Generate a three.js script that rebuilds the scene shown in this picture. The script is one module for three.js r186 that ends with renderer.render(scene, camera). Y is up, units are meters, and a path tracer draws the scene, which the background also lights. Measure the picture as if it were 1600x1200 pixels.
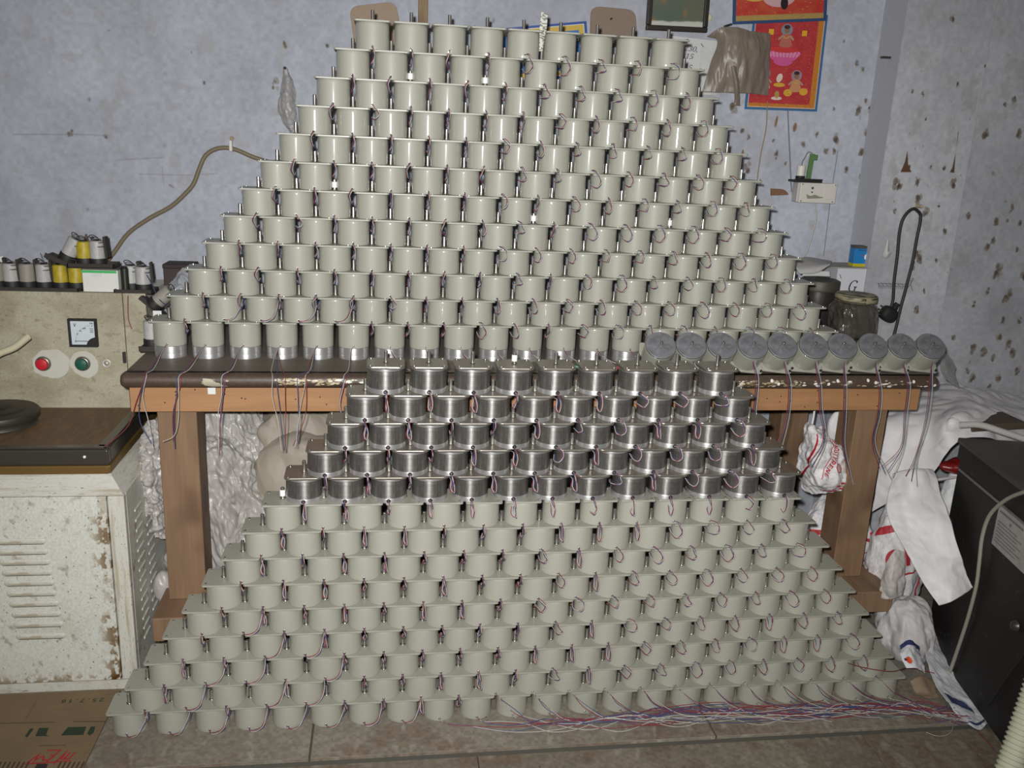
import * as THREE from 'three';
import { RoundedBoxGeometry } from 'three/addons/geometries/RoundedBoxGeometry.js';
import { mergeGeometries, mergeVertices } from 'three/addons/utils/BufferGeometryUtils.js';
import { ImprovedNoise } from 'three/addons/math/ImprovedNoise.js';
import { RectAreaLightUniformsLib } from 'three/addons/lights/RectAreaLightUniformsLib.js';

// ---------------------------------------------------------------- camera, light, exposure
RectAreaLightUniformsLib.init();
const scene = new THREE.Scene();
scene.background = new THREE.Color(0x000000);
const CAM = new THREE.Vector3(-0.0455, 1.3048, 2.1238), FPX = 1365;
const camera = new THREE.PerspectiveCamera(2 * Math.atan(600 / FPX) * 180 / Math.PI, 4 / 3, 0.03, 30);
camera.position.copy(CAM);
camera.rotation.set(-0.2686, -0.1494, 0.0455, 'YXZ');
camera.updateMatrixWorld(true);
const renderer = new THREE.WebGLRenderer();
renderer.toneMapping = THREE.LinearToneMapping;
renderer.toneMappingExposure = 1.0;
renderer.shadowMap.enabled = true;
const FLASH = new THREE.Vector3(-0.085, 1.352, 2.135), FLASH_CD = 17;     // the camera's flash: above and a little left of the lens
const TUBE_NITS = 26;                                                    // weak unseen ceiling tube behind the camera, lifts the room's ambient light

// ---------------------------------------------------------------- helpers
const V = (x, y, z) => new THREE.Vector3(x, y, z);
let seed = 12345;
const rnd = () => { seed = (seed * 1664525 + 1013904223) >>> 0; return seed / 4294967296; };
const rr = (a, b) => a + (b - a) * rnd();
const ray = (px, py) => V((px - 800) / FPX, -(py - 600) / FPX, -1).applyQuaternion(camera.quaternion);
const at = (px, py, z) => { const d = ray(px, py); return CAM.clone().addScaledVector(d, (z - CAM.z) / d.z); };
const atY = (px, py, y) => { const d = ray(px, py); return CAM.clone().addScaledVector(d, (y - CAM.y) / d.y); };
const planeHit = (px, py, p0, n) => { const d = ray(px, py); return CAM.clone().addScaledVector(d, p0.clone().sub(CAM).dot(n) / d.dot(n)); };
const pn = new ImprovedNoise();
const used = {};
const numbered = n => { const k = used[n] = (used[n] ?? -1) + 1; return k ? `${n}_${String(k).padStart(3, '0')}` : n; };
function tag(o, label, category, group) { Object.assign(o.userData, { label, category }); if (group) o.userData.group = group; return o; }
function thing(name, label, category, pos = [0, 0, 0], turn = 0, group) {
  const o = new THREE.Group(); o.name = numbered(name); scene.add(o);
  o.position.set(...pos); o.rotation.y = turn; return tag(o, label, category, group);
}
function part(parent, name, geo, mat, label) {
  const m = new THREE.Mesh(geo, mat); m.name = name; m.castShadow = m.receiveShadow = true; parent.add(m);
  if (label) m.userData.label = label; return m;
}
function single(name, geo, mat, label, category, pos, group) {
  const m = part(scene, numbered(name), geo, mat); if (pos) m.position.set(...pos); return tag(m, label, category, group);
}
function struct(name, geo, mat, pos) {
  const m = part(scene, numbered(name), geo, mat); m.userData.kind = 'structure'; if (pos) m.position.set(...pos); return m;
}
const box = (w, h, d, x = 0, y = 0, z = 0, r = 0) => (r ? new RoundedBoxGeometry(w, h, d, 2, r) : new THREE.BoxGeometry(w, h, d)).translate(x, y, z);
function cyl(r0, r1, h, x = 0, y = 0, z = 0, seg = 24) { return new THREE.CylinderGeometry(r0, r1, h, seg).translate(x, y, z); }
function lathe(pts, seg = 40) { return new THREE.LatheGeometry(pts.map(p => new THREE.Vector2(p[0], p[1])), seg); }
function tube(pts, r, seg = 24, rad = 6) { return new THREE.TubeGeometry(new THREE.CatmullRomCurve3(pts, false, 'centripetal'), seg, r, rad); }
function boxUV(g) { // uv in metres by dominant normal
  const p = g.attributes.position, n = g.attributes.normal, u = new Float32Array(p.count * 2);
  for (let i = 0; i < p.count; i++) {
    const ax = Math.abs(n.getX(i)), ay = Math.abs(n.getY(i)), az = Math.abs(n.getZ(i));
    const [a, b] = ay > ax && ay > az ? [p.getX(i), p.getZ(i)] : ax > az ? [p.getZ(i), p.getY(i)] : [p.getX(i), p.getY(i)];
    u[2 * i] = a; u[2 * i + 1] = b;
  }
  g.setAttribute('uv', new THREE.BufferAttribute(u, 2)); return g;
}
const clean = g => { const k = new THREE.BufferGeometry(); const s = g.index ? g.toNonIndexed() : g; for (const a of ['position', 'normal', 'uv']) k.setAttribute(a, s.attributes[a]); return k; };
const merge = gs => mergeGeometries(gs.map(clean));

// ---------------------------------------------------------------- textures
const hash = (x, y, s) => { let h = (x * 374761393 + y * 668265263 + s * 974711) | 0; h = Math.imul(h ^ (h >>> 13), 1274126177); return ((h ^ (h >>> 16)) >>> 0) / 4294967296; };
function vn(x, y, s) {
  const xi = Math.floor(x), yi = Math.floor(y), fx = x - xi, fy = y - yi, u = fx * fx * (3 - 2 * fx), v = fy * fy * (3 - 2 * fy);
  const a = hash(xi, yi, s), b = hash(xi + 1, yi, s), c = hash(xi, yi + 1, s), d = hash(xi + 1, yi + 1, s);
  return a + (b - a) * u + (c - a) * v + (a - b - c + d) * u * v;
}
function fbm(x, y, s, o = 4) { let t = 0, a = 0.5, n = 0; for (let i = 0; i < o; i++) { t += a * vn(x, y, s + i); n += a; a *= 0.5; x *= 2.03; y *= 2.03; } return t / n; }
const sst = (a, b, x) => { const t = Math.min(1, Math.max(0, (x - a) / (b - a))); return t * t * (3 - 2 * t); };
const mix3 = (a, b, t) => [a[0] + (b[0] - a[0]) * t, a[1] + (b[1] - a[1]) * t, a[2] + (b[2] - a[2]) * t];
function canvasOf(w, h, fn, draw) {
  const c = document.createElement('canvas'); c.width = w; c.height = h; const g = c.getContext('2d');
  if (fn) {
    const im = g.createImageData(w, h), d = im.data;
    for (let j = 0; j < h; j++) for (let i = 0; i < w; i++) { const q = fn(i / w, j / h), k = 4 * (j * w + i); d[k] = q[0]; d[k + 1] = q[1]; d[k + 2] = q[2]; d[k + 3] = 255; }
    g.putImageData(im, 0, 0);
  }
  if (draw) draw(g, w, h);
  return c;
}
function tex(w, h, fn, draw, rep) {
  const t = new THREE.CanvasTexture(canvasOf(w, h, fn, draw)); t.colorSpace = THREE.SRGBColorSpace;
  t.wrapS = t.wrapT = rep ? THREE.MirroredRepeatWrapping : THREE.ClampToEdgeWrapping; if (rep) t.repeat.set(...rep);
  return t;
}
function bumpTex(w, h, fn, rep) { const t = tex(w, h, (u, v) => { const k = 255 * fn(u, v); return [k, k, k]; }, null, rep); t.colorSpace = THREE.NoColorSpace; return t; }
const std = (color, roughness = 0.6, metalness = 0, o = {}) => new THREE.MeshStandardMaterial({ color, roughness, metalness, side: THREE.DoubleSide, ...o });
const phys = (color, roughness, metalness, o = {}) => new THREE.MeshPhysicalMaterial({ color, roughness, metalness, side: THREE.DoubleSide, ...o });
function woodTex(a, b, s, stretchX = 1) { // grain along u when stretchX is 1
  return tex(512, 512, (u, v) => {
    const [x, y] = stretchX ? [u, v] : [v, u];
    const w = fbm(x * 3, y * 22, s, 4), f = fbm(x * 14, y * 260, s + 9, 2), k = fbm(x * 5, y * 6, s + 20, 3);
    const ring = 0.5 + 0.5 * Math.sin((y * 26 + w * 5) * 3.0);
    let c = mix3(a, b, 0.15 + 0.45 * ring * w + 0.35 * f);
    c = mix3(c, [70, 48, 34], sst(0.62, 0.8, k) * 0.5);
    return c;
  }, null, [1, 1]);
}

const M = {};
M.motorPaint = phys(0xa1a093, 0.55, 0, { clearcoat: 0.9, clearcoatRoughness: 0.09 });
M.flangePaint = phys(0x99988b, 0.5, 0, { clearcoat: 0.35, clearcoatRoughness: 0.3 });
M.shaft = std(0xa39f98, 0.26, 0.85);
M.steelDark = phys(0xb4b1ad, 0.47, 0.72, { anisotropy: 0.85, anisotropyRotation: Math.PI / 2, map: tex(256, 256, (u, v) => { const k = 150 + 60 * fbm(u * 60, v * 8, 4, 3) + 40 * (fbm(u * 5, v * 130, 7, 2) - 0.5); return [k, k * 0.99, k * 0.98]; }, null, [2, 1]) });
M.alloy = phys(0xc6c5c3, 0.42, 0.75, { anisotropy: 0.7, anisotropyRotation: Math.PI / 2 });
M.alloyTop = std(0xa39c94, 0.34, 0.7, { map: tex(128, 128, (u, v) => { const k = 190 + 55 * fbm(u * 30, v * 5, 14, 3); return [k, k, k * 0.98]; }) });
M.alloyDisc = std(0x96979a, 0.5, 0.4, { map: tex(128, 128, (u, v) => { const k = 175 + 80 * fbm(u * 18, v * 18, 24, 4); return [k, k, k]; }) });
M.screw = std(0xb8b6b2, 0.3, 1);
M.rubber = std(0x1b1a1a, 0.7);
M.black = std(0x211f1e, 0.6);
M.dustyBlack = std(0x37322d, 0.85);
M.red = std(0x85343c, 0.5); M.blue = std(0x434a72, 0.5); M.white = std(0xb4b0a8, 0.5);
M.sleeve = std(0xe8e8e4, 0.4);

// ---------------------------------------------------------------- the setting
const ZW = -0.45;
const spotsPx = [[1103, 238, 4], [1170, 214, 4], [1213, 240, 5], [1228, 255, 3], [1241, 200, 3], [1276, 211, 5], [1308, 216, 8], [1304, 237, 5], [1291, 236, 6], [1255, 224, 5],
  [1323, 265, 5], [1341, 174, 6], [1352, 158, 4], [1343, 170, 5], [1359, 172, 5], [1353, 207, 5], [1347, 237, 7], [1339, 100, 5], [1348, 108, 4], [1318, 65, 3], [1303, 170, 3], [1212, 247, 3], [1208, 220, 3], [1147, 170, 9], [1167, 262, 9],
  [445, 69, 5], [430, 132, 8], [512, 72, 4], [110, 209, 6], [165, 212, 4], [320, 130, 3], [1188, 283, 4], [1345, 276, 4], [1358, 322, 5], [1160, 205, 5]];
const chipsPx = [[1213, 190, 2, 9], [1242, 199, 3, 7], [1160, 240, 2, 6]];
const pillarSpots = [[1488, 29, 6], [1539, 104, 3], [1426, 143, 4], [1442, 148, 4], [1497, 132, 4], [1540, 209, 9], [1433, 284, 8], [1402, 288, 10], [1407, 290, 6], [1489, 287, 7], [1435, 313, 8], [1447, 330, 8], [1398, 330, 4], [1467, 320, 4], [1434, 398, 8], [1426, 414, 7], [1437, 405, 8],
  [1476, 362, 5], [1444, 455, 4], [1432, 485, 8], [1463, 408, 5], [1447, 186, 3], [1420, 262, 4], [1475, 263, 4], [1455, 262, 4]];
const rightSpots = [[1584, 156, 6], [1570, 164, 4], [1541, 208, 8], [1593, 209, 7], [1512, 338, 7], [1556, 348, 7], [1574, 346, 4], [1593, 348, 6], [1552, 375, 7], [1543, 386, 6], [1582, 326, 7], [1590, 391, 5], [1561, 423, 10], [1555, 430, 7], [1543, 455, 6], [1577, 462, 10], [1570, 468, 7], [1522, 475, 5], [1567, 500, 6],
  [1561, 525, 8], [1520, 546, 9], [1537, 550, 9], [1575, 540, 9], [1582, 552, 8], [1551, 560, 6], [1490, 527, 5], [1600, 430, 9], [1512, 580, 6], [1520, 590, 8], [1545, 605, 6], [1560, 590, 8], [1590, 580, 8], [1592, 500, 7]];
function plaster(w, h, X0, X1, Y0, Y1, base, spots, z, sd, extra) { // painted plaster with grain, patches and chipped spots; uv over the whole face
  const sx = w / (X1 - X0), sy = h / (Y1 - Y0);
  return tex(w, h, (u, v) => {
    const x = X0 + u * (X1 - X0), y = Y1 - v * (Y1 - Y0);
    const big = fbm(x * 1.7, y * 1.7, sd, 4), mid = fbm(x * 7, y * 7, sd + 3, 4), fine = fbm(x * 90, y * 90, sd + 7, 2);
    let k = 1 + (big - 0.5) * 0.22 + (mid - 0.5) * 0.14 + (fine - 0.5) * 0.12;
    let c = [base[0] * k, base[1] * k, base[2] * k];
    const d = sst(0.6, 0.74, fbm(x * 3.1 + 4, y * 2.3, sd + 11, 5)); c = mix3(c, [138, 138, 142], d * 0.28);
    const g = sst(0.66, 0.74, fbm(x * 24, y * 17, sd + 15, 4)); c = mix3(c, [150, 144, 134], g * 0.25);
    return c;
  }, g => {
    const P = (px, py) => { const q = at(px, py, z); return [(q.x - X0) * sx, (Y1 - q.y) * sy]; };
    for (const [px, py, r] of spots) {
      const [cx, cy] = P(px, py);
      for (let b = 0; b < 9; b++) {
        const q = rr(0.15, 0.62) * r * sx / 560;
        g.fillStyle = ['rgba(84,70,56,0.5)', 'rgba(110,98,78,0.45)', 'rgba(62,52,44,0.5)', 'rgba(138,128,112,0.5)'][b % 4];
        g.beginPath(); g.ellipse(cx + rr(-0.45, 0.45) * r * sx / 560, cy + rr(-0.8, 0.8) * r * sy / 560, q * 0.8, q * 1.15 * sy / sx, rr(-0.4, 0.4), 0, 7); g.fill();
      }
    }
    for (let i = 0; i < 160; i++) { g.fillStyle = `rgba(${90 + rnd() * 40},${84 + rnd() * 36},${76 + rnd() * 30},${rr(0.2, 0.55)})`; g.beginPath(); g.ellipse(rnd() * w, rnd() * h, rr(0.6, 2.4), rr(0.6, 3.4), 0, 0, 7); g.fill(); }
    if (extra) extra(g, P);
  });
}
const wallBump = bumpTex(512, 512, (u, v) => 0.6 * fbm(u * 14, v * 14, 51, 5) + 0.4 * fbm(u * 90, v * 90, 61, 2), [1, 1]);
// the pillar stands proud of the back wall: its left side seen as a narrow band
const bandBack = at(1362, 150, ZW).x;
let ZP = ZW; while (at(1396, 150, ZP).x > bandBack && ZP < 0.1) ZP += 0.002;
const pillarRight = at(1532, 150, ZP).x;
const WX0 = -1.9, WX1 = 2.9, WH = 2.75;
function wallPanel(x0, x1, y0, y1, z, th) { return box(x1 - x0, y1 - y0, th, (x0 + x1) / 2, (y0 + y1) / 2, z - th / 2); }
function faceUV(g, x0, x1, y0, y1) { const p = g.attributes.position, u = g.attributes.uv; for (let i = 0; i < p.count; i++) u.setXY(i, (p.getX(i) - x0) / (x1 - x0), (p.getY(i) - y0) / (y1 - y0)); return g; }
const wallTexture = plaster(2048, 1174, WX0, WX1, 0, WH, [172, 175, 184], spotsPx, ZW, 101, (g, P) => {
  const line = (pts, w, col) => { g.strokeStyle = col; g.lineWidth = w; g.lineCap = 'round'; g.beginPath(); pts.forEach((p, i) => { const q = P(...p); i ? g.lineTo(...q) : g.moveTo(...q); }); g.stroke(); };
  line([[183, 250], [258, 246]], 0.7, 'rgba(120,90,95,.5)'); line([[218, 272], [300, 274], [340, 271]], 0.7, 'rgba(120,90,95,.5)'); line([[253, 260], [256, 290]], 0.7, 'rgba(120,110,110,.5)');
  line([[265, 289], [271, 293]], 1.5, 'rgba(110,80,80,.6)'); line([[20, 210], [125, 210], [172, 212]], 1.2, 'rgba(120,118,122,.5)');
  for (const [px, py, a, b] of chipsPx) { const q = P(px, py); g.fillStyle = 'rgba(120,84,52,.8)'; g.beginPath(); g.ellipse(q[0], q[1], a * 0.8, b * 0.8, 0.1, 0, 7); g.fill(); }
});
const wallMat = std(0xffffff, 0.9, 0, { map: wallTexture });
const wb = struct('wall_back', faceUV(wallPanel(WX0, WX1, 0, WH, ZW, 0.15), WX0, WX1, 0, WH), wallMat);
const pillarTex = plaster(320, 2048, bandBack - 0.02, pillarRight + 0.02, 0, WH, [186, 187, 191], pillarSpots, ZP, 131, (g, P) => {
  const poly = (pts, col) => { g.fillStyle = col; g.beginPath(); pts.forEach((p, i) => { const q = P(...p); i ? g.lineTo(...q) : g.moveTo(...q); }); g.fill(); };
  poly([[1418, 235], [1414, 253], [1407, 269], [1424, 269], [1419, 258]], 'rgba(92,62,40,.95)');
  poly([[1497, 205], [1494, 235], [1488, 262], [1484, 269], [1491, 270], [1493, 240], [1498, 207]], 'rgba(86,62,46,.95)');
  g.fillStyle = 'rgba(80,80,86,.75)'; g.font = 'italic 17px serif';   // faint pencil note
  const q = P(1372, 450); g.save(); g.translate(...q); g.scale(320 / (pillarRight - bandBack + 0.04) / 900, 2048 / WH / 900); g.scale(1.3, 1.3); g.fillText('\u0938\u0941\u0930\u0941\u091a\u093f', -20, 0); g.strokeStyle = 'rgba(80,80,86,.7)'; g.lineWidth = 1.6;
  for (let k = 0; k < 7; k++) { const x = k * 9; g.beginPath(); g.moveTo(x, -9); g.lineTo(x + 2, 1); g.moveTo(x - 3, -9); g.lineTo(x + 8, -10); g.moveTo(x + 2, -4); g.quadraticCurveTo(x + 8, -8, x + 6, 1); g.stroke(); }
  g.beginPath(); g.moveTo(66, 0); g.quadraticCurveTo(82, -26, 74, -22); g.quadraticCurveTo(68, -12, 80, 4); g.stroke(); g.restore();
});
const pW = pillarRight - bandBack, pD = ZP - ZW + 0.02;
const pillar = struct('trim_1', boxUV(box(pW, WH, pD - 0.003, (bandBack + pillarRight) / 2, WH / 2, ZP - 0.003 - (pD - 0.003) / 2)), std(0xb2b3b7, 0.92, 0, { bumpMap: wallBump, bumpScale: 0.0015 }));
part(pillar, 'plaster_face', faceUV(box(pW, WH, 0.003, (bandBack + pillarRight) / 2, WH / 2, ZP - 0.0015), bandBack - 0.02, pillarRight + 0.02, 0, WH), std(0xffffff, 0.9, 0, { map: pillarTex }));
pillar.userData.label = 'plastered pillar standing proud of the back wall';
// wall beyond the pillar, almost flush with it, and the other walls of the closed room
const rtTex = plaster(512, 1400, pillarRight, WX1, 0, WH, [178, 179, 183], rightSpots, ZP - 0.025, 151);
struct('wall_back_right', faceUV(wallPanel(pillarRight, WX1, 0, WH, ZP - 0.025, ZP - 0.025 - ZW), pillarRight, WX1, 0, WH), std(0xffffff, 0.9, 0, { map: rtTex }));
const plainWall = std(0xb4b6bd, 0.92, 0, { bumpMap: wallBump, bumpScale: 0.0015 });
struct('wall_left', boxUV(box(0.15, WH, 4.5, WX0 - 0.075, WH / 2, 1.65)), plainWall);
struct('wall_right', boxUV(box(0.15, WH, 4.5, WX1 + 0.075, WH / 2, 1.65)), plainWall);
struct('wall_front', boxUV(box(WX1 - WX0 + 0.3, WH, 0.15, (WX0 + WX1) / 2, WH / 2, 3.975)), plainWall);
struct('ceiling', boxUV(box(WX1 - WX0 + 0.3, 0.15, 4.75, (WX0 + WX1) / 2, WH + 0.075, 1.7)), plainWall);
// floor: stone slabs with dark mortar joints
const floorTex = tex(1024, 1024, (u, v) => {
  const a = fbm(u * 6, v * 6, 201, 5), b = fbm(u * 22, v * 22, 207, 4), f = fbm(u * 160, v * 160, 211, 2), s = fbm(u * 60, v * 25, 215, 3);
  let c = mix3([108, 100, 88], [146, 138, 124], a); c = mix3(c, [112, 92, 74], sst(0.52, 0.72, b) * 0.5); c = mix3(c, [160, 155, 143], sst(0.62, 0.8, s) * 0.5);
  const k = 0.86 + 0.28 * f; return [c[0] * k, c[1] * k, c[2] * k];
}, g => {
  for (let i = 0; i < 220; i++) { g.strokeStyle = `rgba(150,142,122,${rr(0.08, 0.25)})`; g.lineWidth = rr(0.6, 1.6); const x = rnd() * 1024, y = rnd() * 1024, a = rnd() * 7; g.beginPath(); g.moveTo(x, y); g.quadraticCurveTo(x + 14 * Math.cos(a), y + 14 * Math.sin(a), x + 26 * Math.cos(a + 0.6), y + 26 * Math.sin(a + 0.6)); g.stroke(); }
  for (let i = 0; i < 120; i++) { g.fillStyle = `rgba(40,32,26,${rr(0.2, 0.6)})`; g.beginPath(); g.arc(rnd() * 1024, rnd() * 1024, rr(0.5, 2.6), 0, 7); g.fill(); }
}, [0.8, 0.8]);
const floorMat = std(0xffffff, 0.82, 0, { map: floorTex, bumpMap: wallBump, bumpScale: 0.001 });
const slabFront = std(0xe6e3de, 0.82, 0, { map: floorTex, bumpMap: wallBump, bumpScale: 0.001 });
const floor = struct('floor', boxUV(box(WX1 - WX0 + 0.3, 0.12, 4.75, (WX0 + WX1) / 2, -0.068, 1.7)), std(0x55534a, 0.95));
const slabRows = [[-0.45, 0.475, [WX0, -1.13, -0.204, 0.72, 1.66, WX1], 0.008], [0.497, 1.4, [WX0, -0.75, 0.16, 1.07, 2.0, WX1], 0.004], [1.41, 2.4, [WX0, -1.1, -0.2, 0.7, 1.6, 2.5, WX1], 0.004], [2.41, 3.9, [WX0, -0.75, 0.16, 1.07, 2.0, WX1], 0.004]];
for (const [z0, z1, xs, gap] of slabRows) for (let i = 0; i + 1 < xs.length; i++) {
  const g = box(xs[i + 1] - xs[i] - gap * 0.4, 0.012, z1 - z0, (xs[i] + xs[i + 1]) / 2, -0.006, (z0 + z1) / 2, 0.002);
  part(floor, 'stone_slab', boxUV(g), z0 < 0 ? floorMat : slabFront);
}
// ---------------------------------------------------------------- lamps
{
  const t = thing('unseen_tube_lamp', 'unseen ceiling tube lamp behind the camera, lifting the ambient light of the room', 'lamp', [0.4, WH - 0.06, 2.9]);  // out of view, placed to raise the ambient light in the room
  part(t, 'housing', box(1.25, 0.05, 0.06, 0, 0.035, 0, 0.008), std(0xdddddd, 0.5));
  part(t, 'tube', cyl(0.013, 0.013, 1.2, 0, 0, 0, 16).rotateZ(Math.PI / 2), std(0xffffff, 0.5, 0, { emissive: 0xeaf2ff, emissiveIntensity: 2 })).castShadow = false;
  const L = new THREE.RectAreaLight(0xfff6ea, TUBE_NITS, 1.2, 0.1); L.position.set(0.4, WH - 0.09, 2.9); L.rotation.x = -Math.PI / 2; scene.add(L);
  const f = thing('camera_flash', 'small electronic flash above the lens', 'flash', [FLASH.x, FLASH.y, FLASH.z]);
  part(f, 'flash_body', box(0.05, 0.03, 0.03, 0, 0, 0.018, 0.004), M.black);
  part(f, 'flash_window', box(0.034, 0.018, 0.002, 0, 0, 0.002), std(0xffffff, 0.5, 0, { emissive: 0xffffff, emissiveIntensity: 3 })).castShadow = false;
  const S = new THREE.SpotLight(0xffffff, FLASH_CD, 0, 0.98, 0.9, 2);
  S.position.set(FLASH.x, FLASH.y, FLASH.z - 0.006); const tg = at(760, 520, 0.1); S.target.position.copy(tg); scene.add(S, S.target);
  S.castShadow = true; S.shadow.radius = 0.8; S.shadow.mapSize.set(2048, 2048);
}

// ---------------------------------------------------------------- motors
function roundedSquare(w, r, h, bev) {
  const s = new THREE.Shape(), a = w / 2 - bev;
  s.moveTo(-a + r, -a); s.lineTo(a - r, -a); s.absarc(a - r, -a + r, r, -Math.PI / 2, 0); s.lineTo(a, a - r); s.absarc(a - r, a - r, r, 0, Math.PI / 2);
  s.lineTo(-a + r, a); s.absarc(-a + r, a - r, r, Math.PI / 2, Math.PI); s.lineTo(-a, -a + r); s.absarc(-a + r, -a + r, r, Math.PI, 1.5 * Math.PI);
  return new THREE.ExtrudeGeometry(s, { depth: h - 2 * bev, bevelEnabled: true, bevelThickness: bev, bevelSize: bev, bevelSegments: 3, curveSegments: 4 }).translate(0, 0, bev).rotateX(-Math.PI / 2);
}
const SH = 0.0245;
function motorKit(kind, H) {
  const k = { H }, dark = kind === 'dark', ft = dark ? 0.0062 : 0.0042, fw = dark ? 0.0792 : 0.0808;
  k.flange = roundedSquare(fw, dark ? 0.011 : 0.005, ft, dark ? 0.0022 : 0.0008).translate(0, H - ft, 0);
  const screws = [], q = fw / 2 - 0.0085;
  for (const sx of [-1, 1]) for (const sz of [-1, 1]) {
    screws.push(new THREE.CylinderGeometry(dark ? 0.0034 : 0.0024, dark ? 0.0036 : 0.0026, 0.0016, 8).translate(sx * q, H + 0.0008, sz * q));
  }
  k.screws = merge(screws);
  k.nuts = merge([-1, 1].map(sx => new THREE.CylinderGeometry(0.003, 0.003, 0.005, 6).translate(sx * (fw / 2 - 0.004), H - ft - 0.0025, -(fw / 2 - 0.006))));
  k.shaft = lathe([[0, H], [0.0062, H], [0.0062, H + 0.0012], [0.0041, H + 0.0018], [0.0041, H + SH - 0.0008], [0.0034, H + SH], [0, H + SH]], 14);
  const t = H - ft;
  if (dark) {
    k.body = lathe([[0.0375, 0.0105], [0.0384, 0.0112], [0.0384, t - 0.0055], [0.0378, t - 0.0048]], 48);
    k.bell = lathe([[0, 0], [0.0378, 0], [0.0386, 0.0008], [0.0389, 0.009], [0.0384, 0.0104], [0.0375, 0.0106]], 48);
    k.collar = lathe([[0.0376, t - 0.0052], [0.0384, t - 0.0046], [0.0388, t - 0.0008], [0.0388, t]], 48);
  } else {
    k.body = lathe([[0, 0.0002], [0.0362, 0.0002], [0.0371, 0.001], [0.0373, 0.0086], [0.0371, 0.009], [0.0373, 0.0094], [0.0374, t - 0.0062], [0.0371, t - 0.0056], [0.0373, t - 0.005], [0.0368, t - 0.0008], [0.0356, t]], 56);
  }
  k.grommet = dark ? new THREE.TorusGeometry(0.0032, 0.0016, 6, 12).translate(0, 0.0062, 0.0392) : new THREE.TorusGeometry(0.0021, 0.0009, 5, 10).translate(0, 0.0066, 0.0374);
  k.ring = lathe([[0, -0.0284], [0.036, -0.0284], [0.0366, -0.0278], [0.0366, -0.0182], [0.0357, -0.0176], [0.0357, -0.0168], [0.0369, -0.016], [0.0369, -0.0004], [0.0364, 0]], 56);
  k.endDisc = lathe([[0, -0.0052], [0.0044, -0.0052], [0.0352, -0.0046], [0.0366, -0.0034], [0.0368, 0], [0.03, 0.0002]], 48);
  k.stub = lathe([[0, -0.018], [0.0026, -0.018], [0.0032, -0.0174], [0.0032, -0.004]], 12);
  return k;
}
const WIRE_R = 0.00088;
function strands(pts, spread = 0.0016, r = WIRE_R, seg = 18) { // three separate leads following one path
  return [0, 1, 2].map(s => {
    const a = s * 2.1 + rnd() * 1.5;
    return tube(pts.map((p, i) => { const k = i ? 1 : 0.4, b = a + i * 0.7; return V(p.x + Math.cos(b) * spread * k + rr(-1, 1) * spread * 0.7 * k, p.y + Math.sin(b) * spread * k + rr(-1, 1) * spread * 0.8 * k, p.z + Math.sin(b + 1) * spread * 0.6 * k); }), r, seg, 5);
  });
}
const vs = a => a.map(p => V(...p));
const jit = (a, m) => vs(a).map((p, i) => i ? p.add(V(rr(-m, m), rr(-m, m), rr(0, m))) : p);
const wireKinds = {
  tuck: n => Array.from({ length: n }, () => strands(jit([[0, 0.007, 0.038], [0.0005, 0.004, 0.0465], [0.003, -0.009, 0.0465], [0.002, -0.02, 0.034], [-0.001, -0.031, 0.026], [0, -0.026, 0.012]], 0.0016))),
  tuckLeft: n => Array.from({ length: n }, () => strands(jit([[0, 0.007, 0.038], [-0.001, 0.004, 0.0465], [-0.006, -0.009, 0.0465], [-0.006, -0.02, 0.04], [-0.001, -0.03, 0.028], [0.001, -0.024, 0.012]], 0.0018))),
  loop: n => Array.from({ length: n }, () => { const k = rr(0.45, 1.35), dn = rr(0.75, 1.15); return strands(jit([[0, 0.007, 0.038], [0.005 * k, 0.006, 0.0465], [0.014 * k, -0.004 * dn, 0.0475], [0.016 * k + 0.001, -0.017 * dn, 0.047], [0.009 * k, -0.027 * dn, 0.045], [0.001, -0.026 * dn, 0.031], [0, -0.02, 0.012]], 0.0027)); }),
  hang: n => Array.from({ length: n }, () => strands(jit([[0, 0.007, 0.038], [0.001, 0.003, 0.0475], [0.005, -0.018, 0.047], [0.004, -0.036, 0.044], [-0.001, -0.03, 0.038], [0.001, -0.014, 0.028], [0, -0.012, 0.012]], 0.0016))),
  sweep: n => Array.from({ length: n }, () => strands(jit([[0, 0.007, 0.038], [0.006, 0.0055, 0.0455], [0.018, 0.007, 0.046], [0.029, 0.014, 0.0455], [0.037, 0.026, 0.038], [0.0415, 0.041, 0.026], [0.0425, 0.05, 0.012]], 0.0013))),
};
const WV = { tuck: wireKinds.tuck(10), tuckLeft: wireKinds.tuckLeft(6), loop: wireKinds.loop(18), hang: wireKinds.hang(9), sweep: wireKinds.sweep(4) };
const wireMats = [M.red, M.blue, M.white], wireNames = ['red lead', 'blue lead', 'white lead'];
const kits = { upper: motorKit('grey', 0.062), lower: motorKit('grey', 0.0611), dark: motorKit('dark', 0.0605) };
const sleeveGeo = H => lathe([[0.0042, H + 0.006], [0.0062, H + 0.006], [0.0062, H + 0.019], [0.0042, H + 0.019]], 14);
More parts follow.
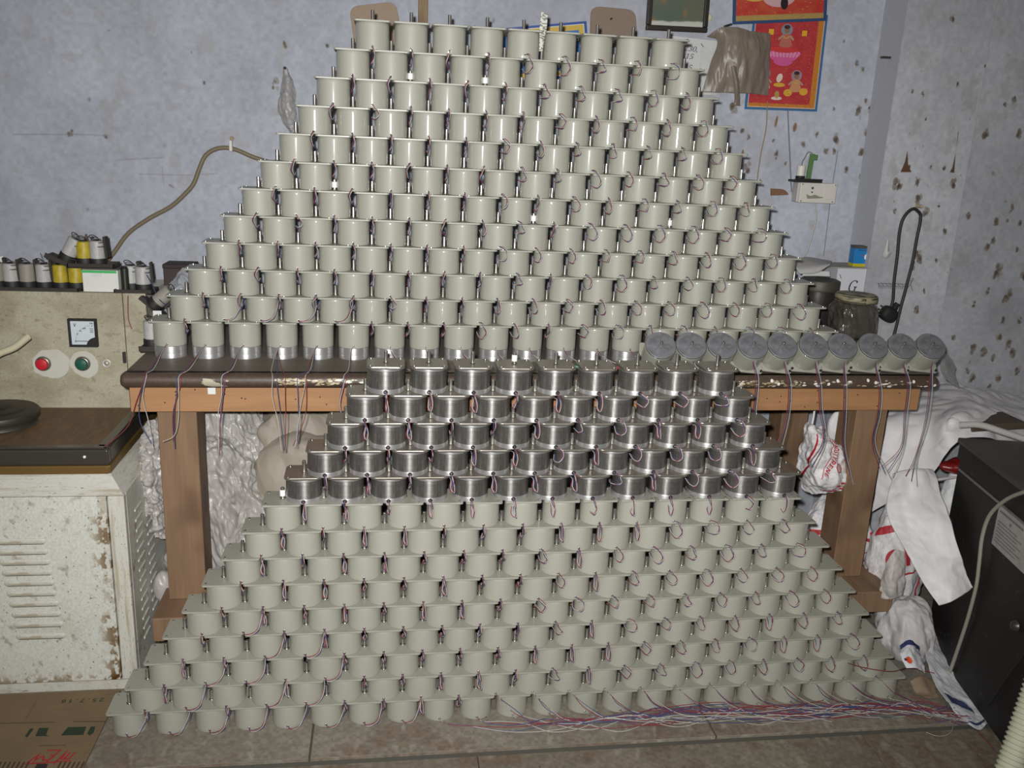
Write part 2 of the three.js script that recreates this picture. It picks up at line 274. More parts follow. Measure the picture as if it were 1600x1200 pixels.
function motor(kit, kind, pos, label, group, o = {}) {
  const k = kits[kit], t = thing(kind === 'dark' ? 'steel_motor' : o.ring || o.disc ? 'silver_ended_motor' : 'painted_motor', label, 'motor', pos, o.turn ?? rr(-0.012, 0.012), group);
  if (kind === 'dark') {
    part(t, 'flange', k.flange, M.alloyTop); part(t, 'body', k.body, M.steelDark); part(t, 'end_bell', k.bell, M.alloy); part(t, 'collar', k.collar, M.alloy);
    part(t, 'cable_grommet', k.grommet, M.rubber, 'black rubber grommet');
  } else {
    part(t, 'flange', k.flange, M.flangePaint); part(t, 'body', k.body, M.motorPaint); part(t, 'cable_grommet', k.grommet, M.screw);
    if (o.ring) part(t, 'end_ring', k.ring, M.alloy, 'bare silver end ring');
    if (o.disc) { part(t, 'end_disc', k.endDisc, M.alloyDisc, 'round silver end plate'); part(t, 'shaft_stub', k.stub, M.shaft); }
  }
  part(t, 'shaft', k.shaft, M.shaft);
  const s = part(t, 'corner_screws', k.screws, M.screw); s.userData.kind = 'stuff'; if (kind !== 'dark') part(t, 'corner_nuts', k.nuts, M.black).userData.kind = 'stuff';
  if (o.sleeve) part(t, 'shaft_sleeve', sleeveGeo(k.H), M.sleeve, 'white plastic sleeve on the shaft');
  (o.wires || []).forEach((g, i) => part(t, 'lead_wire', g, wireMats[i], wireNames[i]));
  return t;
}
const ORD = ['', 'first', 'second', 'third', 'fourth', 'fifth', 'sixth', 'seventh', 'eighth', 'ninth', 'tenth', 'eleventh', 'twelfth', 'thirteenth', 'fourteenth', 'fifteenth', 'sixteenth', 'seventeenth', 'eighteenth', 'nineteenth', 'twentieth', 'twenty-first', 'twenty-second'];
const pick = a => a[Math.floor(rnd() * a.length)];
const localPath = (pts, pos, r = WIRE_R, seg = 32) => tube(pts.map(p => p.clone().sub(pos)), r, seg, 5);

const YT = 0.7808;                                             // table top
const S = 0.086, X0U = -0.5521, TOPU = 0.8712, HU = 0.062;
const edgeZ = x => 0.1824 - (x + 0.62) * 0.0114;                // front edge of the slightly turned table
const hangs = { // leads of the bottom row that hang over the table edge: image paths [x, y] down the front
  0: [[[226, 588], [212, 630], [200, 665], [163, 699]], [[228, 588], [218, 625], [219, 660], [237, 694]], [[229, 586], [223, 620], [231, 655], [239, 700]]],
  1: [[[292, 580], [281, 600], [269, 645], [270, 690]], [[290, 582], [275, 610], [271, 650], [272, 701]], [[296, 582], [278, 605], [277, 660], [270, 682], [253, 690]]],
  2: [[[362, 572], [352, 600], [345, 650], [344, 712]], [[360, 575], [350, 605], [345, 660]], [[363, 575], [347, 615], [341, 650], [342, 700]]],
  3: [[[443, 578], [447, 620], [448, 660], [446, 704]], [[434, 570], [434, 600], [440, 650], [445, 704]], [[426, 580], [427, 620], [436, 660], [441, 704]]],
  4: [[[482, 570], [480, 600], [478, 650], [459, 697]], [[488, 566], [467, 620], [468, 660], [466, 690]], [[486, 568], [478, 600], [470, 640], [463, 699]]],
  5: [[[546, 570], [541, 590], [532, 630], [533, 645]], [[546, 568], [540, 585], [531, 625], [532, 648]], [[544, 572], [537, 600], [531, 630], [534, 650]]],
};
const dxTop = [0.001, 0.001, 0.0012, 0.001, -0.001, -0.0008, -0.0006, -0.001, -0.001];
for (let k = 1; k <= 12; k++) for (let i = 0; i < 8 + k; i++) {
  const x = X0U + (12 - k) * S / 2 + i * S + (k === 1 ? dxTop[i] : rr(-0.0005, 0.0005)), y = TOPU - HU + (12 - k) * HU + (k === 12 ? 0 : 0), f = i / (7 + k);
  const pos = V(x, y, rr(-0.0015, 0.0015));
  const o = { sleeve: [[3, 2], [3, 4], [7, 2], [8, 8], [8, 12]].some(q => q[0] === k && q[1] === i), ring: k === 12 };
  if (k === 12) {
    if (i <= 5) {
      const E0 = pos.clone().add(V(0, 0.0066, 0.0385));
      o.wires = hangs[i].map((h, s) => {
        const ez = edgeZ(x), a = [E0, E0.clone().add(V(-0.004, -0.006, 0.012))];
        h.forEach(([px, py], n) => a.push(n === 0 && py < 584 ? at(px, py, ez - 0.04).setY(YT + 0.004) : at(px, py, ez + 0.012 + s * 0.002)));
        const e = V(x - 0.012 + s * 0.004 + (h[0][0] - 320) * 0.00001, YT + 0.004, ez - 0.03); if (h[0][1] >= 584) a.splice(2, 0, e, at(h[0][0], 583, ez + 0.006));
        else a[2] = V(a[2].x, YT + 0.004, ez - 0.03), a.splice(3, 0, at(h[1][0], 588, ez + 0.007));
        return localPath(a, pos);
      });
    } else if (i <= 9) {
      o.wires = [0, 1, 2].map(s => localPath([V(x, y + 0.0066, 0.0385), V(x + 0.004, y - 0.002, 0.052), V(x + 0.014 + s * 0.003, y - 0.016, 0.07), V(x + 0.02 + s * 0.004, YT + 0.003, 0.1), V(x + 0.03 + s * 0.012, YT + 0.003, 0.135 + s * 0.006)], pos));
    } else if (i <= 13) {
      o.wires = [0, 1, 2].map(s => localPath([V(x, y + 0.0066, 0.0385), V(x + 0.01, y - 0.006, 0.056), V(x + 0.035, y - 0.02 + s * 0.002, 0.07 + s * 0.006), V(x + 0.08, YT + 0.004 + s * 0.002, 0.085 + s * 0.01), V(x + 0.15, YT + 0.003 + s * 0.003, 0.088 + s * 0.008 + rr(0, 0.01)), V(Math.min(x + 0.26, 0.56), YT + 0.004, 0.086 + s * 0.01)], pos));
    }
  } else if (k === 11 && i >= 1 && i <= 4) o.wires = pick(WV.sweep);
  else o.wires = f < 0.42 ? pick([...WV.tuck, ...WV.tuck, ...WV.tuckLeft, WV.loop[1]]) : f < 0.6 ? pick([...WV.tuck, ...WV.loop]) : pick(WV.loop);
  const label = k === 12 ? `grey motor with bare silver base, ${ORD[i + 1]} from left in bottom row on the table`
    : `grey motor, ${ORD[i + 1]} from left in ${ORD[k]} row from top of the pyramid on the table`;
  motor('upper', 'grey', [pos.x, pos.y, pos.z], label, 'grey motors in the pyramid on the table', o);
}
// lower pyramid: nine grey rows on the floor, five dark rows on top of them
const SL = 0.08657, X0L = -0.6086, ZL = 0.3338, HL = 0.0611, HD = 0.0605;
const bundle = (x, y, s, len) => {
  const zo = ZL + rr(0.054, 0.104), a = [V(x, y + 0.0066, ZL + 0.0385)];
  if (y > 0.03) a.push(V(x + 0.008, y + 0.003, ZL + 0.05), V(x + rr(0.03, 0.05), y * 0.55, ZL + 0.056), V(x + rr(0.08, 0.11), rr(0.006, 0.016), ZL + rr(0.06, 0.075)));
  else a.push(V(x + 0.012, 0.005, ZL + 0.052), V(x + 0.06, rr(0.003, 0.007), ZL + rr(0.056, 0.07)));
  const x1 = a[a.length - 1].x, xe = Math.min(x1 + len, 1.33 + rr(0, 0.03));
  for (let j = 1; j <= 4; j++) { const xx = x1 + (xe - x1) * j / 4; if (xx > x1 + 0.01) a.push(V(xx, rr(0.002, 0.02), zo + rr(-0.016, 0.016) + (xx > 1.2 ? (xx - 1.2) * 0.35 : 0))); }
  return a;
};
for (let k = 6; k <= 14; k++) for (let i = 0; i < 8 + k; i++) {
  const x = X0L + (14 - k) * SL / 2 + i * SL + (k === 14 ? [0, 0.0045, 0.0045, 0.003, 0.0015][i] || 0 : rr(-0.0005, 0.0005)), y = (14 - k) * HL, f = i / (7 + k), pos = V(x, y, ZL + rr(-0.0012, 0.0012));
  const o = { sleeve: k === 6 && i === 0 };
  if (k === 14 && i >= 8 || k === 13 && i >= 9) { const len = rr(0.22, 0.55), len2 = rr(0.2, 0.5); o.wires = [0, 1, 2].map(s => localPath(bundle(x, y, s, s ? len2 : len), pos, WIRE_R, 44)); }
  else if (k === 14 && i < 8) o.wires = pick(WV.sweep);
  else if (k >= 10 && i <= k - 8 && i >= 1 && (k + i) % 3 !== 0) o.wires = pick(WV.sweep);
  else o.wires = f < 0.5 ? pick([...WV.tuck, ...WV.hang]) : f < 0.7 ? pick([...WV.hang, ...WV.loop]) : pick([...WV.loop, WV.hang[0]]);
  motor('lower', 'grey', [pos.x, pos.y, pos.z], `grey motor, ${ORD[i + 1]} from left in ${ORD[k - 5]} grey row below the dark motors`, 'grey motors in the pyramid on the floor', o);
}
const darkEnds = [[-0.0446, 0.6785], [-0.0867, 0.7236], [-0.128, 0.767], [-0.1711, 0.8109], [-0.2172, 0.859]];
for (let k = 1; k <= 5; k++) for (let i = 0; i < 8 + k; i++) {
  const [a, b] = darkEnds[k - 1], x = a + (b - a) * i / (7 + k) + rr(-0.0012, 0.0012), y = 9 * HL + (5 - k) * HD, f = i / (7 + k);
  motor('dark', 'dark', [x, y, ZL + rr(-0.002, 0.002)], `dark steel motor, ${ORD[i + 1]} from left in ${ORD[k]} row from top of the dark motors`, 'dark steel motors stacked on the grey ones',
    { sleeve: k === 1 && i === 3, turn: rr(-0.02, 0.02), wires: f < 0.5 ? pick([...WV.tuck, ...WV.hang]) : pick([...WV.loop, ...WV.hang]) });
}
// ten motors tipped over along the table edge, round ends towards the viewer
const tipPx = [[1032, 541], [1079.5, 540], [1128, 540], [1176, 541], [1222, 540], [1271, 541], [1316, 541], [1364, 542], [1409.5, 542], [1454, 541]];
const tipHang = [
  [[1037, 566], [1042, 578]], [[1084, 566], [1090, 578]], [[1132, 566], [1134, 580]],
  [[1178, 565], [1183, 590], [1179, 645], [1176, 675]], [[1226, 565], [1234, 600], [1231, 650], [1217, 700]],
  [[1275, 566], [1281, 600], [1283, 640], [1288, 690], [1268, 730]], [[1320, 570], [1321, 610], [1320, 650], [1318, 695], [1331, 750]],
  [[1369, 570], [1376, 612], [1373, 650], [1365, 690], [1383, 740]], [[1413, 570], [1420, 600], [1415, 650], [1409, 700], [1386, 738]], [[1457, 570], [1454, 612], [1447, 662], [1430, 720], [1424, 752]]];
tipPx.forEach(([px, py], i) => {
  const c = at(px, py, 0.155).clone(), p = V(0.601 + i * 0.0801, 0.8558, 0.166 - i * 0.0034); p.x = at(px, py, p.z).x;
  const n = V(-0.06 + rr(-0.02, 0.02), 0.69, 0.72).normalize();
  const t = motor('upper', 'grey', [p.x, p.y, p.z], `tilted grey motor showing its round silver end, ${ORD[i + 1]} from left on the table edge`, 'tilted motors along the table edge', { disc: true, turn: 0 });
  t.quaternion.setFromUnitVectors(V(0, -1, 0), n);
  t.updateMatrixWorld(true);
  const inv = t.matrixWorld.clone().invert();
  for (let s = 0; s < 3; s++) {
    const ez = edgeZ(p.x), h = tipHang[i], a = [p.clone().add(V(0.004, -0.033, 0.024))];
    h.forEach(([x, y], j) => a.push(at(x + (j ? (s - 1) * (j === h.length - 1 && i > 6 ? 9 : 2.5) : s - 1), y + (j === h.length - 1 ? (s - 1) * 8 : 0), ez + 0.012 + s * 0.002)));
    part(t, 'lead_wire', tube(a.map(q => q.applyMatrix4(inv)), WIRE_R, 32, 5), wireMats[s], wireNames[s]);
  }
});

// ---------------------------------------------------------------- the work table
const woodApron = std(0xffffff, 0.62, 0, { map: woodTex([174, 130, 88], [142, 102, 66], 301) });
const woodLeg = std(0xffffff, 0.66, 0, { map: woodTex([146, 116, 88], [108, 84, 62], 321, 0) });
const woodTop = std(0xffffff, 0.6, 0, { map: woodTex([112, 102, 90], [88, 78, 66], 341) });
{
  const L = 1.968, ang = 0.0114, t = thing('work_table', 'long wooden work table with rounded dark top edge carrying the upper pyramid', 'table', [-0.622, 0, 0.1824], ang);
  const dp = 0.60;
  const NT = 0.033;
  part(t, 'table_top', boxUV(box(L - 0.012, NT, dp, L / 2, YT - NT / 2, -dp / 2 - 0.016, 0.003)), woodTop);
  // rounded nosing along the front, worn with old paint flakes
  const nose = new THREE.Shape(); nose.moveTo(0.017, NT / 2); nose.lineTo(0, NT / 2); nose.absarc(0, 0, NT / 2, Math.PI / 2, 1.5 * Math.PI); nose.lineTo(0.017, -NT / 2); nose.closePath();
  const ng = new THREE.ExtrudeGeometry(nose, { depth: L - 0.02, bevelEnabled: true, bevelThickness: 0.01, bevelSize: 0.008, bevelOffset: -0.008, bevelSegments: 4, curveSegments: 12 }).translate(0, 0, 0.01).rotateY(Math.PI / 2);
  { const p = ng.attributes.position, u = new Float32Array(p.count * 2); for (let i = 0; i < p.count; i++) { u[2 * i] = p.getX(i) / L; u[2 * i + 1] = (p.getY(i) + NT / 2) / NT; } ng.setAttribute('uv', new THREE.BufferAttribute(u, 2)); }
  ng.computeVertexNormals();
  const nt = tex(2048, 48, (u, v) => { const w = fbm(u * 30, v * 4, 401, 4), f = fbm(u * 500, v * 6, 405, 2); return mix3([92, 76, 62], [62, 48, 40], w * 0.6 + f * 0.5); }, g => {
    const X = px => (at(px, 596, 0.17).x + 0.622) / L * 2048;
    const fl = (a, b, y0, y1, n, cols) => { for (let i = 0; i < n; i++) { const x = rr(X(a), X(b)); g.fillStyle = pick(cols); g.beginPath(); const y = rr(y0, y1), s = rr(2, 7); for (let q = 0; q < 7; q++) { const an = q / 7 * 6.28; g.lineTo(x + Math.cos(an) * s * rr(0.6, 1.6), y + Math.sin(an) * s * rr(0.4, 0.9)); } g.fill(); } };
    fl(430, 530, 14, 34, 60, ['#b9ad8c', '#a89a76', '#c9c1a8', '#8d7f60']); fl(525, 572, 14, 26, 14, ['#d8d4c6', '#b9ad8c']); fl(318, 345, 16, 34, 14, ['#aaa38c', '#8f866e']); fl(352, 362, 14, 20, 2, ['#aaa38c']);
    fl(880, 930, 8, 40, 22, ['#8d7f68', '#a59a84']); fl(1140, 1255, 14, 38, 70, ['#8f8265', '#a49878', '#756a50', '#c9c4b4']); fl(1255, 1468, 12, 36, 46, ['#b3aa94', '#8f8265', '#e4e1d8']);
    g.fillStyle = '#aba48e'; g.beginPath(); [[318, 12], [330, 14], [345, 32], [358, 40], [332, 42], [320, 36]].forEach(([px, y], i) => i ? g.lineTo(X(px), y) : g.moveTo(X(px), y)); g.fill();
    for (const [px, y] of [[1208, 14], [1298, 26], [1312, 14], [1360, 12], [1372, 20], [1432, 16], [1219, 26], [1466, 30]]) { g.fillStyle = '#e6e4dc'; g.beginPath(); g.ellipse(X(px), y, 4, 6, 0, 0, 7); g.fill(); }
  });
  part(t, 'edge_nosing', ng.translate(0, YT - NT / 2, -NT / 2), std(0xffffff, 0.5, 0, { map: nt }));
  // apron rail and its nails
  const az = -0.042;
  const ap = part(t, 'apron', boxUV(box(1.94, 0.066, 0.03, 1.94 / 2 + 0.008, YT - NT - 0.033, az - 0.015, 0.002)), woodApron);
  const nails = []; for (let i = 0; i < 60; i++) nails.push(new THREE.CylinderGeometry(0.0018, 0.0018, 0.002, 7).rotateX(Math.PI / 2).translate(rr(0.02, 1.92), YT - NT - rr(0.008, 0.058), az));
  const nm = part(ap, 'nail_heads', merge(nails), M.dustyBlack); nm.userData.kind = 'stuff';
  part(ap, 'paper_label', box(0.017, 0.019, 0.0008, at(331, 613, 0.14).x + 0.622, YT - NT - 0.014, az + 0.0006), std(0xd9d9d4, 0.7), 'small white paper label');
  part(t, 'back_rail', boxUV(box(1.94, 0.066, 0.03, 0.978, YT - NT - 0.033, -dp + 0.02)), woodApron);
  const legH = YT - NT - 0.19;
  for (const [x, z, h0] of [[0.1, az - 0.075, 0.19], [1.842, az - 0.075, 0.19], [0.1, -0.52, 0], [1.842, -0.52, 0]])
    part(t, 'leg', boxUV(box(0.088, YT - NT - h0 - (z > -0.3 ? 0.03 : 0), 0.088, x, h0 + (YT - NT - h0 - (z > -0.3 ? 0.03 : 0)) / 2, z, 0.003)), woodLeg);
  const lb = part(t, 'foot_board', boxUV(box(1.9, 0.062, 0.17, 0.985, 0.159, -0.07, 0.003)), woodLeg, 'thick plank under the front legs');
  for (const x of [0.12, 1.82]) part(t, 'foot_block', boxUV(box(0.14, 0.128, 0.1, x, 0.064, -0.1, 0.003)), woodLeg);
  for (const x of [0.1, 1.842]) part(t, 'side_rail', boxUV(box(0.03, 0.066, 0.36, x, YT - NT - 0.033, -0.32)), woodApron);
}

// ---------------------------------------------------------------- cloth helpers
function sheet(rows, { n = 56, m = 56, amp = 0.006, freq = 12, th = 0.0016, sd = 0, ridge = 0.6, aniso = [1, 1], crease = 0 } = {}) {
  const R = rows.length, C = rows[0].length;
  const cr = (p0, p1, p2, p3, t) => { const t2 = t * t, t3 = t2 * t; return p0.clone().multiplyScalar(-0.5 * t3 + t2 - 0.5 * t).addScaledVector(p1, 1.5 * t3 - 2.5 * t2 + 1).addScaledVector(p2, -1.5 * t3 + 2 * t2 + 0.5 * t).addScaledVector(p3, 0.5 * t3 - 0.5 * t2); };
  const line = (a, t) => { const L = a.length - 1, x = Math.min(t * L, L - 1e-6), i = Math.floor(x), g = k => k < 0 ? a[0].clone().multiplyScalar(2).sub(a[1]) : k > L ? a[L].clone().multiplyScalar(2).sub(a[L - 1]) : a[k]; return cr(g(i - 1), g(i), g(i + 1), g(i + 2), x - i); };
  const P = []; for (let j = 0; j <= m; j++) { const P1 = rows; for (let i = 0; i <= n; i++) P.push(line(P1.map(r => line(r, i / n)), j / m)); }
  const id = (i, j) => j * (n + 1) + i, N = P.map((_, k) => { const i = k % (n + 1), j = (k / (n + 1)) | 0; const a = P[id(Math.min(i + 1, n), j)].clone().sub(P[id(Math.max(i - 1, 0), j)]), b = P[id(i, Math.min(j + 1, m))].clone().sub(P[id(i, Math.max(j - 1, 0))]); return a.cross(b).normalize(); });
  const Q = P.map((p, k) => { const f = freq, x = p.x * f * aniso[0], y = p.y * f * aniso[1], z = p.z * f; const r1 = 1 - Math.abs(pn.noise(x + sd, y, z)) * 2, r2 = 1 - Math.abs(pn.noise(x * 2.3 + 7, y * 2.3 + sd, z * 2.3)) * 2; return p.clone().addScaledVector(N[k], amp * (ridge * (r1 + 0.45 * r2 - 0.8) + (1 - ridge) * pn.noise(x * 0.6, y * 0.6, z * 0.6 + sd)) + (crease ? crease * 1.6 * (facet(x * 1.3 + 0.3 * r1, y * 1.3, z * 1.3, sd) + 0.5 * facet(x * 3.1, y * 3.1 + 0.3 * r2, z * 3.1, sd + 5) + 0.22 * facet(x * 7, y * 7, z * 7, sd + 8) - 0.86) : 0)); });
  const pos = [], uv = [], ix = [];
  for (const s of [1, -1]) Q.forEach((p, k) => { const q = p.clone().addScaledVector(N[k], s * th / 2); pos.push(q.x, q.y, q.z); uv.push((k % (n + 1)) / n, 1 - ((k / (n + 1)) | 0) / m); });
  const o = P.length;
  for (let j = 0; j < m; j++) for (let i = 0; i < n; i++) { const a = id(i, j), b = id(i + 1, j), c = id(i + 1, j + 1), d = id(i, j + 1); ix.push(a, b, c, a, c, d, o + a, o + c, o + b, o + a, o + d, o + c); }
  const rim = []; for (let i = 0; i <= n; i++) rim.push(id(i, 0)); for (let j = 1; j <= m; j++) rim.push(id(n, j)); for (let i = n - 1; i >= 0; i--) rim.push(id(i, m)); for (let j = m - 1; j > 0; j--) rim.push(id(0, j));
  rim.forEach((a, k) => { const b = rim[(k + 1) % rim.length]; ix.push(a, o + a, b, b, o + a, o + b); });
  const g = new THREE.BufferGeometry(); g.setAttribute('position', new THREE.Float32BufferAttribute(pos, 3)); g.setAttribute('uv', new THREE.Float32BufferAttribute(uv, 2)); g.setIndex(ix); g.computeVertexNormals(); return g;
}
const pxRows = rows => rows.map(r => r.map(q => at(...q)));
const h3 = (x, y, z, s) => hash(x + z * 57, y - z * 131, s);
function facet(x, y, z, s) { // random heights joined by flat triangles: the creased facets of crumpled film, 0..1
  const k = (x + y + z) / 3; x += k; y += k; z += k;
  const i = Math.floor(x), j = Math.floor(y), l = Math.floor(z), f = [[x - i, 0], [y - j, 1], [z - l, 2]].sort((p, q) => q[0] - p[0]), c = [i, j, l];
  let v = (1 - f[0][0]) * h3(i, j, l, s);
  for (let q = 0; q < 3; q++) { c[f[q][1]]++; v += (f[q][0] - (q < 2 ? f[q + 1][0] : 0)) * h3(c[0], c[1], c[2], s); }
  return v;
}
function blob(c, r, { detail = 40, sd = 0, layers = [[5, 0.12, 1], [14, 0.05, 1], [40, 0.018, 1]], pow = 1, floorY = null, shape = null } = {}) {
  let g = new THREE.SphereGeometry(1, detail * 3, detail * 2); const p = g.attributes.position, q = V(0, 0, 0), e = V(0, 0, 0);
  const m = Math.min(r.x, r.y, r.z);
  for (let i = 0; i < p.count; i++) {
    q.fromBufferAttribute(p, i); const n = q.clone();
    if (pow !== 1) { q.set(Math.sign(q.x) * Math.abs(q.x) ** pow, Math.sign(q.y) * Math.abs(q.y) ** pow, Math.sign(q.z) * Math.abs(q.z) ** pow); }
    e.copy(q).multiply(r); if (shape) shape(e, n);
    for (const [f, a, rg] of layers) { if (rg === 2) { const wx = 0.35 * pn.noise(e.x * f * 0.7, e.y * f * 0.7, sd), wy = 0.35 * pn.noise(e.y * f * 0.7, e.z * f * 0.7, sd + 3); e.addScaledVector(n, m * a * 2 * (facet((e.x + c.x) * f + wx + (e.y + c.y) * f * 0.22, (e.y + c.y) * f * 0.42 + wy, (e.z + c.z) * f - wx, sd) - 0.5)); continue; } const w = pn.noise(e.x * f + sd, e.y * f + sd * 0.37, e.z * f - sd); e.addScaledVector(n, m * a * (rg ? 1 - 2.2 * Math.abs(w) : w)); }
    e.add(c); if (floorY !== null && e.y < floorY) e.y = floorY + 0.002 * Math.abs(n.y);
    p.setXYZ(i, e.x, e.y, e.z);
  }
  g.computeVertexNormals(); return g;
}

// ---------------------------------------------------------------- left: the machine and what stands on it
function buildLeft() {
  const dirty = (base, dirtA, sd, w = 512, h = 512, spots = 200, edge = null) => tex(w, h, (u, v) => {
    const a = fbm(u * 5, v * 5, sd, 5), b = fbm(u * 26, v * 26, sd + 5, 4), f = fbm(u * 140, v * 140, sd + 9, 2);
    let c = mix3(base, dirtA, sst(0.42, 0.78, a) * 0.8); c = mix3(c, [118, 104, 80], sst(0.66, 0.84, b) * 0.4);
    const e = edge ? edge(u, v, fbm(u * 40, v * 40, sd + 13, 3)) : 0; c = mix3(c, [112, 88, 58], e);
    const k = 0.93 + 0.14 * f; return [c[0] * k, c[1] * k, c[2] * k];
  }, g => { for (let i = 0; i < spots; i++) { g.fillStyle = `rgba(${70 + rnd() * 40},${52 + rnd() * 34},${36 + rnd() * 24},${rr(0.3, 0.85)})`; g.beginPath(); g.ellipse(rnd() * w, rnd() * h, rr(0.5, 2.3), rr(0.5, 3), rnd() * 3, 0, 7); g.fill(); } });
  // the lower corner is rusted: grainy patches, not a fade
  const doorTex = dirty([206, 206, 196], [190, 186, 170], 501, 512, 512, 260, (u, v, n) => sst(0.44, 0.6, n) * (sst(0.86, 0.98, u) * 0.85 * (v > 0.1 && v < 0.4 || v > 0.6 ? 1 : 0.3) + sst(0.88, 0.98, v) * 0.95));
  const doorMat = std(0xffffff, 0.5, 0, { map: doorTex }), stripMat = std(0xffffff, 0.5, 0, { map: dirty([202, 200, 188], [170, 160, 136], 521, 128, 512, 130) });
  const sideMat = std(0xffffff, 0.55, 0, { map: dirty([204, 203, 193], [184, 179, 163], 541, 512, 512, 120) });
  const panelMat = std(0xffffff, 0.55, 0, { map: dirty([172, 166, 144], [146, 138, 114], 561, 1024, 512, 260) });
  const shoulderMat = std(0xffffff, 0.5, 0, { map: dirty([196, 194, 183], [160, 150, 128], 581, 512, 128, 90) });
  const XR = -0.629, ZF = 0.19, YS = 0.5, LEFT = -1.42;
  const t = thing('winding_machine', 'dirty cream machine cabinet with brown worktop, meter and push buttons left of the table', 'machine', [0, 0, 0]);
  const W = XR - LEFT, seam = at(177, 900, ZF).x;
  const fuv = (g, x0, x1, y0, y1) => faceUV(g, x0, x1, y0, y1);
  part(t, 'front_door', fuv(box(seam - LEFT - 0.002, YS - 0.028, 0.02, (LEFT + seam) / 2 - 0.001, YS / 2 + 0.012, ZF - 0.01, 0.002), -1.05, seam, 0, YS), doorMat, 'white front panel spotted with rust');
  part(t, 'corner_post', fuv(box(XR - seam - 0.001, YS - 0.028, 0.02, (XR + seam) / 2, YS / 2 + 0.012, ZF - 0.01, 0.003), seam, XR, 0, YS), stripMat);
  part(t, 'plinth', fuv(box(W, 0.024, 0.02, LEFT + W / 2, 0.012, ZF - 0.012), -1.05, XR, -0.2, 0.03), stripMat);
  const sp = part(t, 'side_panel', boxUV(box(0.02, YS, 0.6, XR - 0.0105, YS / 2, ZF - 0.32)), sideMat, 'grey louvred side panel');
  part(t, 'inner_frame', boxUV(box(W - 0.03, YS - 0.02, 0.55, LEFT + W / 2 - 0.01, YS / 2, ZF - 0.31)), sideMat);
  // pressed louvres
  const lou = (len, r) => { const g = new THREE.CapsuleGeometry(r, len, 5, 12).rotateZ(Math.PI / 2); return g.scale(1, 1, 0.55); };
  const lg = lou(0.094, 0.0072), slotG = box(0.096, 0.0018, 0.002, 0, -0.0066, 0.0006);
  for (let i = 0; i < 10; i++) { const p = at(i < 8 ? 32 + i * 3.6 : 32 + i * 3.6, 846 + i * 16.2 + (i === 9 ? 2 : 0), ZF); const lo = part(t, 'louvre', lg, stripMat); lo.position.set(p.x, p.y, ZF); part(lo, 'slot', slotG, M.dustyBlack); }
  const lg2 = lou(0.05, 0.004).rotateY(Math.PI / 2);
  for (let i = 0; i < 14; i++) for (const z of [0.09, 0.0]) part(t, 'louvre', lg2, sideMat).position.set(XR + 0.0005, 0.43 - i * 0.026, z);
  // sloped shoulder up to the worktop
  const YW = 0.6, TX = -0.664, TZ = 0.162, yb = 0.543, slope = (a, b, c, d, mat, name) => {
    const g = new THREE.BufferGeometry(), v = [a, b, c, a, c, d]; g.setAttribute('position', new THREE.Float32BufferAttribute(v.flat(), 3)); g.setAttribute('uv', new THREE.Float32BufferAttribute([0, 0, 1, 0, 1, 1, 0, 0, 1, 1, 0, 1], 2)); g.computeVertexNormals(); return part(t, name, g, mat);
  };
  slope([LEFT, YS, ZF], [XR, YS, ZF], [TX, yb, TZ - 0.004], [LEFT, yb, TZ - 0.004], shoulderMat, 'front_shoulder');
  slope([XR, YS, ZF], [XR, YS, -0.42], [TX, yb, -0.42], [TX, yb, TZ - 0.004], sideMat, 'side_shoulder');
  const chrome = std(0x6a645b, 0.28, 0.7), brass = std(0x84683c, 0.4, 0.5);
  part(t, 'metal_trim', box(TX - LEFT, YW - yb - 0.02, 0.02, (TX + LEFT) / 2, (YW + yb + 0.018) / 2, TZ - 0.01, 0.004), chrome, 'shiny dark metal edge');
  part(t, 'metal_trim', box(0.02, YW - yb - 0.02, 0.54, TX - 0.0102, (YW + yb + 0.018) / 2, TZ - 0.29, 0.004), chrome);
  part(t, 'brass_strip', box(TX - LEFT, 0.02, 0.02, (TX + LEFT) / 2, yb + 0.009, TZ - 0.007, 0.003), brass);
  part(t, 'brass_strip', box(0.02, 0.02, 0.56, TX - 0.007, yb + 0.009, TZ - 0.28, 0.003), brass);
  const wt = std(0xffffff, 0.62, 0, { map: tex(512, 512, (u, v) => { const a = fbm(u * 5, v * 8, 601, 4), f = fbm(u * 160, v * 30, 605, 3); return mix3(mix3([142, 112, 78], [104, 82, 56], a), [60, 46, 34], f * 0.5); }, null, [1, 1]) });
  part(t, 'worktop', boxUV(box(TX - LEFT - 0.03, 0.03, 0.34, (TX + LEFT) / 2 - 0.013, YW - 0.017, TZ - 0.185)), wt, 'oily brown worktop');
  part(t, 'lip', box(TX - LEFT - 0.01, 0.004, 0.022, (TX + LEFT) / 2 - 0.005, YW + 0.001, TZ - 0.016, 0.0015), chrome);
  part(t, 'lip', box(0.022, 0.004, 0.34, TX - 0.015, YW + 0.001, TZ - 0.185, 0.0015), chrome);
  part(t, 'rivet', new THREE.SphereGeometry(0.0035, 10, 8).translate(at(132, 714, TZ).x, at(132, 714, TZ).y, TZ), M.sleeve);
  // upright control panel
  const ZPn = -0.165, PR = at(227, 463, ZPn).x, PT = at(120, 460, ZPn).y, ps = at(198, 560, ZPn).x;
  part(t, 'control_panel', fuv(box(ps - LEFT - 0.001, PT - YW + 0.01, 0.02, (ps + LEFT) / 2, (PT + YW) / 2, ZPn - 0.01, 0.002), -1.1, PR, YW, PT), panelMat, 'grimy cream control panel');
  part(t, 'panel_post', fuv(box(PR - ps - 0.001, PT - YW + 0.01, 0.02, (PR + ps) / 2 + 0.0005, (PT + YW) / 2, ZPn - 0.01, 0.002), -1.1, PR, YW, PT), panelMat);
  part(t, 'panel_cabinet', boxUV(box(PR - LEFT - 0.004, PT - YW, 0.24, (PR + LEFT) / 2, (PT + YW) / 2, ZPn - 0.14)), sideMat);
